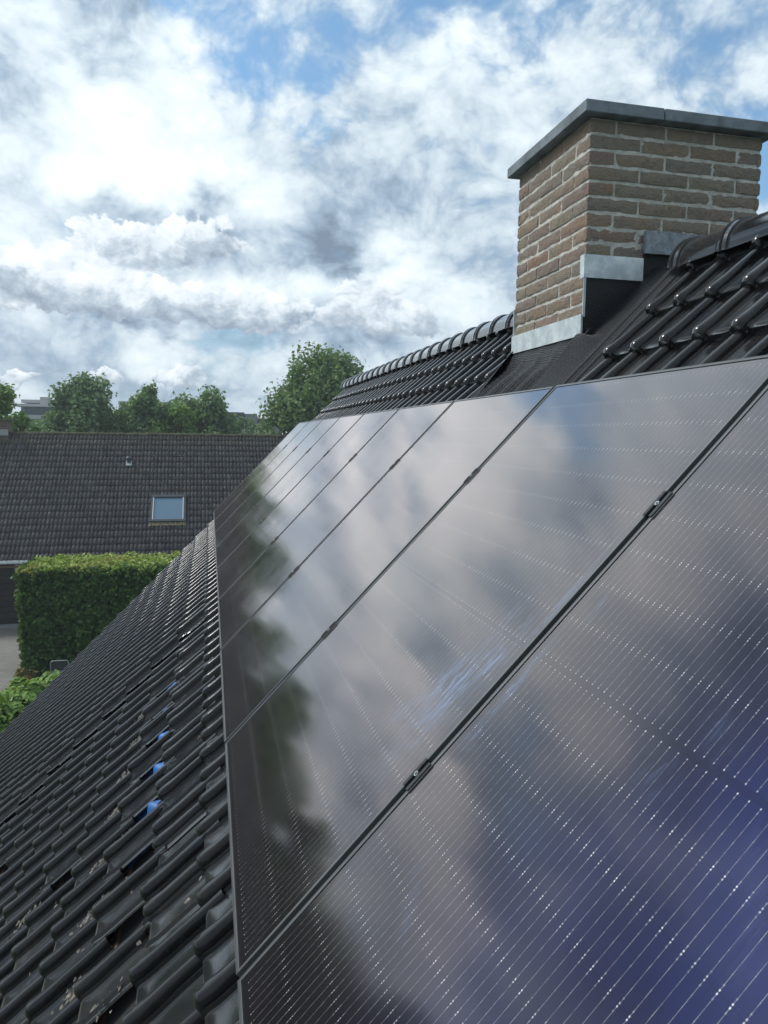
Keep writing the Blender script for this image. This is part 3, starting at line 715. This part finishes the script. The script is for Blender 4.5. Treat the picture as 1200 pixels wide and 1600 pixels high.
# mid clamps in the gaps
cl_parts = None
ordn = ['nearest', 'second', 'third', 'fourth', 'fifth', 'sixth', 'seventh', 'eighth']
for k in range(0, 8):
    for ur, nm in ((.538, 'lower'), (1.303, 'upper')):
        root = empty('panel_clamp', 'small grey %s clamp with a bolt bridging the %s gap between solar panels' % (nm, ordn[k]), 'clamp', (0, 0, 0), 'clamps between the solar panels')
        root.matrix_world = Matrix.Translation(PF(ur+.003, k*1.154))@PR
        if cl_parts is None:
            g = MB()
            g.bevbox((-.036, .0080, .0006), (.036, .0160, .0034), .0008); g.bevbox((-.036, -.0160, .0006), (.036, -.0080, .0034), .0008)
            g.box((-.036, -.0080, -.020), (.036, -.0062, .0030)); g.box((-.036, .0062, -.020), (.036, .0080, .0030)); g.box((-.036, -.0062, -.020), (.036, .0062, -.017))
            a = g.build('clamp_body', M_clamp, root)
            g = MB(); seg = 16; V = []; F = []
            for (r_, z) in ((.0032, -.006), (.0034, .0045), (.0060, .0048), (.0064, .002), (.0064, -.017)):
                for q in range(seg): V.append((r_*math.cos(2*math.pi*q/seg), r_*math.sin(2*math.pi*q/seg), z))
            for i in range(4):
                for q in range(seg): F.append((i*seg+q, i*seg+(q+1) % seg, (i+1)*seg+(q+1) % seg, (i+1)*seg+q))
            F.append(tuple(range(seg))); g.add(V, F); c_ = g.build('bolt', M_steel, root); cl_parts = (('clamp_body', a.data), ('bolt', c_.data))
        else:
            for n_, me in cl_parts:
                o = bpy.data.objects.new(n_, me); C.objects.link(o); o.parent = root

# ------------------------------------------------------------------ neighbour's house
NX0, NX1 = -24.0, 7.0; NYR, NYE, NZR, NZE = 30.5, 26.0, CZ+.02, CZ-4.18
nh = empty('tiled_house', 'low neighbouring house with wide weathered dark tiled roof and one roof window', 'house', (-8, 30.5, 0))
ninv = Matrix.Translation(nh.location).inverted()
def nown(o, par=None):
    o.parent = par or nh
    if par is None: o.matrix_parent_inverse = ninv
    return o
sl = math.hypot(NYR-NYE, NZR-NZE); dn = np.array([0, NYE-NYR, NZE-NZR])/sl; up_ = -dn; nn = np.cross([1, 0, 0], up_); nn = nn if nn[2] > 0 else -nn
def NF(x, s_, h): return np.array([x, NYR, NZR])+dn*s_+nn*h      # s_: distance down from the ridge
def ntiles():
    pr = [(0, -.006), (.02, .012), (.05, .028), (.08, .028), (.106, .010), (.114, -.012), (.133, -.012)]
    rows = [(-.004, -.036), (.0, .022), (.33, -.012)]
    Vs = []; Fs = []; A = []; n = 0; nc = 20; tp = sl/nc; P = len(pr)
    for c in range(nc):
        s0 = (c+1)*tp+.03
        x = NX0; k = 0
        while x < NX1:
            if not (-2.14 < x+.06 < -.88 and 3.27 < s0-.15 < 4.62):
                r_ = rng.random(); dh = rng.normal(0, .003); ds = rng.normal(0, .006)
                V = [NF(x+a+rng.normal(0, .001), s0-q+ds, h+dhh+dh) for (q, dhh) in rows for (a, h) in pr]
                Vs.append(V); A.append(np.full(len(V), r_))
                Fs.append(np.array([(j*P+i, j*P+i+1, (j+1)*P+i+1, (j+1)*P+i) for j in range(len(rows)-1) for i in range(P-1)])+n); n += len(V)
            x += .1345
    return np.concatenate(Vs), np.concatenate(Fs), np.concatenate(A)
Vn, Fn, An = ntiles(); nroof = nown(grid_mesh('roof', Vn, Fn, M_ntile, smooth=False, attr=An))
g = MB(); g.add([tuple(NF(NX0, 0, -.03)), tuple(NF(NX1, 0, -.03)), tuple(NF(NX1, sl, -.03)), tuple(NF(NX0, sl, -.03))], [(0, 1, 2, 3)])
g.add([(NX0, NYR, NZR-.03), (NX1, NYR, NZR-.03), (NX1, NYR+5.5, NZE-.3), (NX0, NYR+5.5, NZE-.3)], [(0, 1, 2, 3)]); nown(g.build('roof_deck', M_ntile))
g = MB(); x = NX0
while x < NX1:
    n_ = 7; r0 = .105; dz = random.gauss(0, .006)
    V = [(x+a, NYR-math.cos(math.pi*k_/n_)*r0*s_, NZR-.045+dz+math.sin(math.pi*k_/n_)*r0*s_) for (a, s_) in ((0, 1.0), (.39, .93)) for k_ in range(n_+1)]
    g.add(V, [(k_, k_+1, n_+2+k_, n_+1+k_) for k_ in range(n_)]); x += .38
nown(g.build('ridge', M_moss, smooth=True))
g = MB(); g.box((NX0+.2, 26.45, 0), (-8.75, 26.75, CZ-4.25)); g.box((-5.95, 26.45, 0), (NX1-.2, 26.75, CZ-4.25)); g.box((-8.75, 26.45, 2.10), (-5.95, 26.75, CZ-4.25))
g.prism([(NX0+.2, 26.76, 0), (NX0+.2, 35.5, 0), (NX0+.2, 35.5, CZ-4.6), (NX0+.2, 30.5, NZR-.2), (NX0+.2, 26.76, CZ-4.2)], (.3, 0, 0)); g.prism([(NX1-.5, 26.76, 0), (NX1-.5, 35.5, 0), (NX1-.5, 35.5, CZ-4.6), (NX1-.5, 30.5, NZR-.2), (NX1-.5, 26.76, CZ-4.2)], (.3, 0, 0))
nown(g.build('wall', M_wallb))
g = MB(); g.box((-9.0, 26.38, 2.06), (-5.7, 26.445, 2.13)); nown(g.build('lintel', mat('sandy_lintel', (.24, .18, .14), .8)[0]))
g = MB()
for i in range(10): g.bevbox((-8.75, 26.50, .12+i*.198), (-5.95, 26.54, .12+(i+1)*.198-.008), .004)
nown(g.build('garage_door', M_door))
g = MB(); g.box((-8.9, 26.30, .005), (-5.8, 26.52, .11)); nown(g.build('door_sill', mat('concrete_sill', (.22, .24, .25), .8)[0]))
g = MB(); g.tube([(NX0, 25.98, CZ-4.24), (NX1, 25.98, CZ-4.24)], .06, 10); g.box((NX0, 25.93, CZ-4.20), (NX1, 26.03, CZ-4.176)); nown(g.build('gutter', M_zinc, smooth=False))
g = MB(); g.box((-6.46, 26.40, CZ-4.58), (-6.05, 26.445, CZ-4.36)); wl = nown(g.build('window', mat('grey_frame', (.22, .24, .25), .6)[0]))
g = MB(); g.box((-6.42, 26.385, CZ-4.545), (-6.09, 26.398, CZ-4.395)); nown(g.build('pane', M_white), wl)
# roof window
def nbox(g, xa, xb, sa, sb, ha, hb):
    P = [tuple(NF(x, s_, h)) for h in (ha, hb) for (x, s_) in ((xa, sa), (xb, sa), (xb, sb), (xa, sb))]
    g.add(P, [(0, 1, 2, 3), (4, 5, 6, 7), (0, 1, 5, 4), (1, 2, 6, 5), (2, 3, 7, 6), (3, 0, 4, 7)])
s0, s1 = 3.33, 4.62; xa, xb = -2.13, -.90
g = MB(); nbox(g, xa, xb, s0, s0+.12, 0, .10); nbox(g, xa, xa+.075, s0+.12, s1-.09, 0, .085); nbox(g, xb-.075, xb, s0+.12, s1-.09, 0, .085); nbox(g, xa-.01, xb+.01, s1-.09, s1, 0, .095)
wn = nown(g.build('roof_window', M_dgrey))
for q0 in (xa+.078, xb-.10):
    g = MB(); nbox(g, q0, q0+.022, s0+.122, s1-.092, .03, .092); nown(g.build('trim', M_white), wn)
g = MB(); nbox(g, xa+.10, xb-.10, s0+.12, s1-.09, .02, .05); nown(g.build('pane', M_glassr), wn)
g = MB()
for i in range(13):
    x = xa-.02+i*.097; nbox(g, x, x+.055, s1+.003, s1+.17, .02, .045+.01*(i % 2)); nbox(g, x+.055, x+.097, s1+.003, s1+.15, .015, .03)
nown(g.build('apron', mat('mossy_lead_apron', (.17, .145, .085), .85, var=.4, vscale=12)[0]), wn)
# vent pipe
g = MB(); sv = 1.53; nbox(g, -3.12, -2.90, sv+.0, sv+.25, .03, .05); vt = nown(g.build('roof_vent', mat('grey_vent', (.30, .36, .40), .6)[0]))
c0 = NF(-3.01, sv+.07, .05); g = MB(); g.tube([c0, c0+np.array([0, 0, .16])], .075, 12); g.tube([c0+np.array([0, 0, .16]), c0+np.array([0, 0, .22])], [.115, .06], 12); nown(g.build('cowl', M_dgrey, smooth=False), vt)
# neighbour chimney
g = MB(); bx0, bx1 = -8.9, -7.42; g.box((bx0, 30.2, NZR-.5), (bx1, 30.9, NZR+.44)); nch = nown(g.build('chimney', M_wallb))
g = MB(); g.box((bx0-.06, 30.14, NZR+.44), (bx1+.06, 30.96, NZR+.50)); nown(g.build('cap', mat('mossy_cap', (.10, .10, .07), .9)[0]), nch)
g = MB(); g.box((bx0-.01, 30.13, NZR-.1), (bx1+.01, 30.19, NZR+.13)); nown(g.build('flashing', mat('pale_flashing', (.32, .34, .35), .6)[0]), nch)

# ------------------------------------------------------------------ vegetation
def leaves(pts, nrm, size, ratio=1.6, spread=.9, seed=0):
    r_ = np.random.default_rng(seed); n = len(pts)
    d = nrm+r_.normal(0, spread, (n, 3)); d /= np.linalg.norm(d, axis=1)[:, None]
    a = np.cross(d, r_.normal(0, 1, (n, 3))); a /= np.linalg.norm(a, axis=1)[:, None]; b_ = np.cross(d, a)
    s_ = size*r_.uniform(.6, 1.35, n)[:, None]
    fold = d*s_*.18
    P = np.stack([pts-a*s_*ratio/2, pts-b_*s_/2+fold, pts+a*s_*ratio/2, pts+b_*s_/2+fold], 1)
    return P.reshape(-1, 3), np.arange(n*4).reshape(-1, 4), np.repeat(r_.random(n), 4)
def tree(name, label, cat, x, y, top, base_z, hw, m, n, lsize, seed, group='trees behind the neighbouring roof', spires=0, lean=0.0, clumps=34, dome=1.0):
    r_ = np.random.default_rng(seed)
    H = top-base_z; root = empty(name, label, cat, (x, y, 0), group)
    inv = Matrix.Translation((x, y, 0)).inverted()
    # trunk and limbs
    g = MB(); g.tube([(x, y, 0), (x+.05, y, base_z*.6), (x, y, base_z+H*.35), (x+.1, y, base_z+H*.8)], [.22, .17, .11, .03], 8)
    cs = []
    for c in range(clumps):
        q = r_.random(); zc = base_z+H*(.08+.84*q)
        env = hw*(math.sqrt(max(.02, 1-((q-.38)/.64)**2)) if q > .38 else math.sqrt(max(.02, 1-((.38-q)/.75)**2)))**dome
        a = r_.random()*2*math.pi; rr = env*math.sqrt(r_.uniform(.15, 1))*.80
        cx, cy = x+math.cos(a)*rr+lean*(zc-base_z), y+math.sin(a)*rr*.8
        sc = hw*r_.uniform(.15, .33); cs.append((cx, cy, zc, sc, sc*r_.uniform(.8, 1.35)))
    for s_ in range(spires):
        a = r_.random()*2*math.pi; rr = hw*r_.uniform(0, .65); z_ = top-H*r_.uniform(.0, .22)-(rr/hw)*H*.22
        cs.append((x+math.cos(a)*rr, y+math.sin(a)*rr, z_, hw*.11, H*.13))
    for (cx, cy, zc, sc, sh) in cs[::2]: g.tube([(x, y, max(base_z*.5, zc-H*.35)), ((x+cx)/2, (y+cy)/2, zc-H*.12), (cx, cy, zc)], [.07, .045, .015], 5)
    o = g.build('trunk', M_bark, root, True); o.matrix_parent_inverse = inv
    vol = np.array([c[3]**2 for c in cs]); cnt = (vol/vol.sum()*n).astype(int)+40
    P = []; N = []
    for (cx, cy, zc, sc, sh), k in zip(cs, cnt):
        d = r_.normal(0, 1, (k, 3)); d /= np.linalg.norm(d, axis=1)[:, None]; rad = r_.uniform(.3, 1.25, k)**.7*np.where(r_.random(k) < .12, 1.25, 1.0)
        P.append(np.array([cx, cy, zc])+d*rad[:, None]*np.array([sc, sc, sh])); N.append(d+np.array([0, 0, .5]))
    P = np.concatenate(P); N = np.concatenate(N)
    V, F, A = leaves(P, N, lsize, seed=seed)
    o = grid_mesh('crown', V, F, m, root, smooth=False, attr=A); o.matrix_parent_inverse = inv
    return root
def at(px, Y): d = ray(px, 680); return d.x/d.y*Y
def zt(py, Y, px=300): d = ray(px, py); return CZ+d.z/d.y*Y
tree('broadleaf_tree', 'bright yellow green tree at the left edge above the small brick chimney', 'tree', at(-8, 38), 38, zt(606, 38), 3.8, 1.75, M_leaf_lite, 9000, .15, 11, spires=3)
tree('broadleaf_tree', 'low yellow green bush crown beside the leftmost tree, just over the roof ridge', 'tree', at(34, 37), 37, zt(645, 37), 4.2, .95, M_leaf_lite, 4000, .14, 12, clumps=16)
tree('poplar_tree', 'feathery dark green tree with many upright tips, left of the row behind the ridge', 'tree', at(135, 46), 46, zt(601, 46), 3.6, 2.75, M_leaf_mid, 17000, .15, 13, spires=14)
tree('broadleaf_tree', 'pale green low tree between the feathery tree and the tall pointed one', 'tree', at(198, 47), 47, zt(636, 47), 3.6, 2.0, M_leaf_lite, 8000, .14, 14, spires=3)
tree('broadleaf_tree', 'tall narrow pointed green tree in the middle of the row behind the ridge', 'tree', at(240, 45), 45, zt(602, 45), 3.6, 1.7, M_leaf_mid, 10000, .14, 15, spires=4, dome=.8)
tree('broadleaf_tree', 'small green tree filling the gap right of the tall pointed tree', 'tree', at(276, 44), 44, zt(636, 44), 3.6, 1.6, M_leaf_lite, 6000, .14, 16, spires=2)
tree('broadleaf_tree', 'rounded green tree with a pointed tip near the grey modern block', 'tree', at(318, 46), 46, zt(611, 46), 3.6, 2.6, M_leaf_mid, 15000, .15, 17, spires=7)
tree('broadleaf_tree', 'large dark dome shaped tree rising behind the far end of the black roof', 'tree', at(513, 42), 42, zt(556, 42), 2.6, 3.9, M_leaf_dark, 42000, .17, 18, spires=12, clumps=80, dome=.75)
# trees left of the view, seen mirrored in the panels
for j, (x, y, tp_, hw) in enumerate(((-12.6, 35.5, 9.3, 2.6), (-16.6, 36, 8.9, 3.0), (-20.6, 35, 9.9, 3.3), (-25, 34.5, 11.3, 3.7), (-30, 34, 14.4, 4.3), (-36, 33, 17.8, 5.0))):
    tree('broadleaf_tree', ['leafy tree just left of the view, mirrored darkly in the farther panels', 'low wide tree second left of the view, mirrored in the panels', 'leafy tree third left of the view, mirrored in the panels',
         'taller leafy tree fourth left of the view, mirrored in the near panels', 'tall leafy tree fifth left of the view, mirrored in the near panels', 'tallest leafy tree far left outside the view, mirrored in the nearest panel'][j], 'tree', x, y, tp_, 2.6, hw, M_leaf_dark, 10000, .34, 30+j, clumps=44, dome=.6)
# far low greenery
for j, (px, Y, py) in enumerate(((385, 70, 648), (415, 60, 668), (60, 60, 662), (215, 85, 632), (265, 80, 630))):
    tree('broadleaf_tree', ['small distant tree on the flat roof line of the grey block', 'low bush in front of the grey block beside the dome shaped tree', 'low distant bush under the white roofed building',
         'distant tree top left of the tall pointed tree', 'distant tree top right of the tall pointed tree'][j], 'tree', at(px, Y), Y, zt(py, Y), 3.0, 1.8, M_leaf_mid, 4000, .2, 50+j, clumps=18)

# clipped hedge
hx0, hx1, hy0, hy1, hz = -5.0, -.2, 20.8, 22.9, CZ-3.62
hd = empty('clipped_hedge', 'tall clipped box shaped hedge with yellow green top before the neighbouring house', 'hedge', ((hx0+hx1)/2, 21.8, 0))
hinv = Matrix.Translation(hd.location).inverted()
g = MB(); g.box((hx0+.14, hy0+.14, 0), (hx1-.14, hy1-.14, hz-.14)); o = g.build('hedge_core', M_core, hd); o.matrix_parent_inverse = hinv  # solid dark box filling the hedge behind the leaves
def face_pts(n, f, seed):
    r_ = np.random.default_rng(seed); m_ = max(40, n//9); ca, cc, cd = r_.random(m_), r_.random(m_), r_.random(m_)
    k_ = r_.integers(0, m_, n); d_ = np.clip(cd[k_]*.8+r_.random(n)*.35, 0, 1.15)
    p_ = f(ca[k_], cc[k_], d_)+r_.normal(0, .036 if seed < 6 else .022, (n, 3))
    p_[:, 2] = np.maximum(p_[:, 2], .02); return p_
dep = lambda d: (d**1.3)*.20-.05
P = []; N = []
def addf(n, f, nr, seed):
    p_ = face_pts(n, f, seed); P.append(p_); N.append(np.tile(nr, (len(p_), 1)).astype(float))
bz = lambda a, c: .035*np.sin(a*9+c*5)+.03*np.sin(c*13-a*4)
addf(36000, lambda a, c, d: np.stack([hx0+a*(hx1-hx0), hy0+dep(d)+bz(a*4, c*3)*.7, .0+c*hz], 1), (0, -1, .2), 1)
addf(10000, lambda a, c, d: np.stack([hx0+dep(d)+bz(a*3, c*2), hy0+a*(hy1-hy0), c*hz], 1), (-1, 0, .2), 2)
addf(3000, lambda a, c, d: np.stack([hx1-dep(d), hy0+a*(hy1-hy0), c*hz], 1), (1, 0, .2), 3)
addf(8000, lambda a, c, d: np.stack([hx0+a*(hx1-hx0), hy1-dep(d), c*hz], 1), (0, 1, .2), 4)
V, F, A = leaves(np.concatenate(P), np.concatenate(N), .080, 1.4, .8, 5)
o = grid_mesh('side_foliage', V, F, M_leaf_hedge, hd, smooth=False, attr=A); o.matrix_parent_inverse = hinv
P = []; N = []
addf(26000, lambda a, c, d: np.stack([hx0-.03+a*(hx1-hx0+.06), hy0-.05+c*(hy1-hy0+.1), hz-dep(d)*.9+bz(a*5, c*3)-.07*np.maximum(0, 1-a*14)], 1), (0, -.1, 1), 6)
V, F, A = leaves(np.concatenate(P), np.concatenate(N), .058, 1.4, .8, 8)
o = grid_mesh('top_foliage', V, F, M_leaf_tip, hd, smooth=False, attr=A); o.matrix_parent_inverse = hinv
# laurel shrubs in front
def shrub(label, x, y, r, h, n, seed, m=M_leaf_lite):
    root = empty('laurel_shrub', label, 'shrub', (x, y, 0), 'shrubs by the gable'); inv = Matrix.Translation((x, y, 0)).inverted()
    r_ = np.random.default_rng(seed); g = MB()
    for q in range(9):
        a = r_.random()*6.28; g.tube([(x, y, 0), (x+math.cos(a)*r*.4, y+math.sin(a)*r*.4, h*.5), (x+math.cos(a)*r*.7, y+math.sin(a)*r*.7, h*.85)], [.03, .02, .008], 5)
    o = g.build('stems', M_bark, root); o.matrix_parent_inverse = inv
    cs = [(r_.uniform(-.7, .7)*r, r_.uniform(-.7, .7)*r, r_.uniform(.3, .86)*h, r*r_.uniform(.28, .45)) for _ in range(22)]
    P = []; N = []
    for (a, b_, c, s_) in cs:
        k = n//22; d = r_.normal(0, 1, (k, 3)); d /= np.linalg.norm(d, axis=1)[:, None]
        q = np.array([x+a, y+b_, c])+d*(r_.uniform(.5, 1.1, k)**.6)[:, None]*s_; P.append(q); N.append(d+np.array([0, 0, .8]))
    V, F, A = leaves(np.concatenate(P), np.concatenate(N), .085, 1.9, .6, seed); o = grid_mesh('foliage', V, F, m, root, smooth=False, attr=A); o.matrix_parent_inverse = inv
shrub('light green large leaved shrub at the left edge below the paving', -4.35, 14.6, 1.05, CZ-4.86, 9000, 61)
shrub('light green shrub beside the black roof edge, in front of the garden chair', -3.62, 16.4, .72, CZ-5.12, 6500, 62)
shrub('small reddish green plant at the foot of the hedge corner', -4.78, 20.2, .22, .42, 900, 63, leafmat('reddish_leaves', (.10, .13, .04), (.28, .16, .07), (.12, .15, .04)))

# garden chair before the hedge
gc = empty('garden_chair', 'grey garden chair with rounded frame before the hedge, half hidden by the roof edge', 'chair', (-3.70, 19.0, 0)); ci = Matrix.Translation(gc.location).inverted()
M_chair = mat('pale_metal_frame', (.30, .34, .33), .4, .4)[0]; M_sling = mat('dark_sling_fabric', (.035, .042, .045), .8)[0]; M_slab = mat('grey_fabric', (.20, .22, .24), .8)[0]
hz_ = CZ-5.60
def arc(x0, x1, z0, z1, r): 
    p = [(x0, z0)]+[(x0+r-r*math.cos(a), z1-r+r*math.sin(a)) for a in np.linspace(0, math.pi/2, 6)]+[(x1-r+r*math.sin(a), z1-r+r*math.cos(a)) for a in np.linspace(0, math.pi/2, 6)]+[(x1, z0)]
    return p
g = MB(); g.tube([(x, 19.0+(.95-z)*-.12, z) for x, z in arc(-3.91, -3.50, 0.0, hz_, .06)], .013, 8); o = g.build('back_frame', M_chair, gc, True); o.matrix_parent_inverse = ci
g = MB(); g.box((-3.895, 18.985, hz_-.22), (-3.515, 18.993, hz_-.02)); o = g.build('backrest', M_sling, gc); o.matrix_parent_inverse = ci
g = MB(); g.bevbox((-3.885, 18.965, .44), (-3.525, 18.985, hz_-.24), .006); g.bevbox((-3.90, 18.50, .40), (-3.51, 18.95, .44), .01); o = g.build('seat', M_slab, gc); o.matrix_parent_inverse = ci
for x in (-3.89, -3.52):
    g = MB(); g.tube([(x, 18.52, 0), (x, 18.54, .41)], .012, 6); o = g.build('leg', M_chair, gc); o.matrix_parent_inverse = ci

# ------------------------------------------------------------------ distant buildings
M_pale = mat('pale_render', (.42, .43, .43), .8)[0]; M_bgrey = mat('grey_cladding', (.17, .18, .20), .7)[0]; M_win = mat('window_glass', (.05, .08, .11), .1, 0, 1.0)[0]; M_dk = mat('dark_cladding', (.055, .06, .065), .7)[0]
def bld(label, loc): return empty('flat_roofed_building', label, 'building', loc, 'distant flat roofed buildings')
Y = 90; zf = lambda py: zt(py, Y)
b1 = bld('pale flat roofed building with a long window band, far left between the trees', (at(70, Y), Y, 0)); i1 = Matrix.Translation(b1.location).inverted()
def part(nm, m, root, inv, boxes):
    g = MB()
    for q in boxes: g.box(*q)
    o = g.build(nm, m, root); o.matrix_parent_inverse = inv; return o
xa, xb = at(24, Y), at(150, Y)
part('wall', M_bgrey, b1, i1, [((xa+.6, Y+.4, 0), (xb, Y+12, zf(637)))])
part('roof', M_pale, b1, i1, [((xa, Y-.4, zf(640)), (xb+.3, Y+12.4, zf(636))), ((xa+.5, Y+1, zf(634)), (xb-2, Y+8, zf(629))), ((xa+2.6, Y+.5, zf(636)), (xa+3.4, Y+2, zf(625))), ((xa+4.2, Y+.5, zf(636)), (xa+7.4, Y+2, zf(626)))])
part('window', M_win, b1, i1, [((xa+1.0, Y+.3, zf(652)), (xa+3.4, Y+.39, zf(641))), ((xa+3.5, Y+.3, zf(652)), (xa+7.2, Y+.39, zf(641)))])
part('canopy', M_pale, b1, i1, [((xa+.4, Y-2.5, zf(659)), (xb-3.5, Y+.25, zf(653)))])
xa, xb = at(362, Y), at(402, Y); xc = at(440, Y)
b2 = bld('grey modern block with dark recess right of the rounded tree', (xa, Y, 0)); i2 = Matrix.Translation(b2.location).inverted()
part('wall', M_bgrey, b2, i2, [((xa-3, Y, 0), (at(379, Y), Y+9, zf(647))), ((at(383, Y), Y, 0), (xb, Y+9, zf(645))), ((at(379, Y), Y+.6, 0), (at(383, Y), Y+9, zf(647)))])
part('roof', M_dk, b2, i2, [((xa-3.2, Y-.3, zf(647)), (at(382, Y), Y+9.2, zf(643))), ((xb, Y+.5, zf(658)), (xc, Y+9, zf(652)))])
part('window', M_win, b2, i2, [((xb+.05, Y+.8, zf(680)), (xc, Y+1.0, zf(658)))])
g = MB()
V = [(at(414, Y)+1.2*math.cos(a)*math.cos(e), Y+2+1.2*math.sin(a)*math.cos(e), zf(652)+.42*math.sin(e)) for e in np.linspace(0, 1.5, 5) for a in np.linspace(0, 2*math.pi, 13)[:-1]]
g.add(V, [(i*12+k, i*12+(k+1) % 12, (i+1)*12+(k+1) % 12, (i+1)*12+k) for i in range(4) for k in range(12)]); o = g.build('skylight_dome', M_white, b2, True); o.matrix_parent_inverse = i2
Y = 110; xa, xb = at(186, Y), at(306, Y)
b3 = bld('long pale building mostly hidden behind the middle trees, with small turret', (xa, Y, 0)); i3 = Matrix.Translation(b3.location).inverted()
part('wall', M_bgrey, b3, i3, [((xa+.4, Y+.4, 0), (xb-.4, Y+12, zf(634)))])
part('roof', M_pale, b3, i3, [((xa, Y, zf(634)), (xb, Y+12.4, zf(629)))])
part('turret', M_pale, b3, i3, [((at(204, Y), Y+1, zf(629)), (at(208, Y), Y+2, zf(620)))])

# ------------------------------------------------------------------ air
USE_HAZE = True
if USE_HAZE:
    hm = bpy.data.materials.new('pale_air'); hm.use_nodes = True; t = NT(hm.node_tree); t.n.clear()
    pv = t.node('ShaderNodeVolumePrincipled', {'Color': (.80, .88, .96, 1), 'Density': .0015, 'Anisotropy': .3})
    t.l.new(pv.outputs[0], t.node('ShaderNodeOutputMaterial').inputs['Volume'])
    g = MB(); g.box((-160, -40, -1.0), (160, 210, 16.0)); struct(g.build('haze', hm), 'stuff')
    S.cycles.volume_step_rate = 5; S.cycles.volume_max_steps = 64; S.cycles.volume_bounces = 0
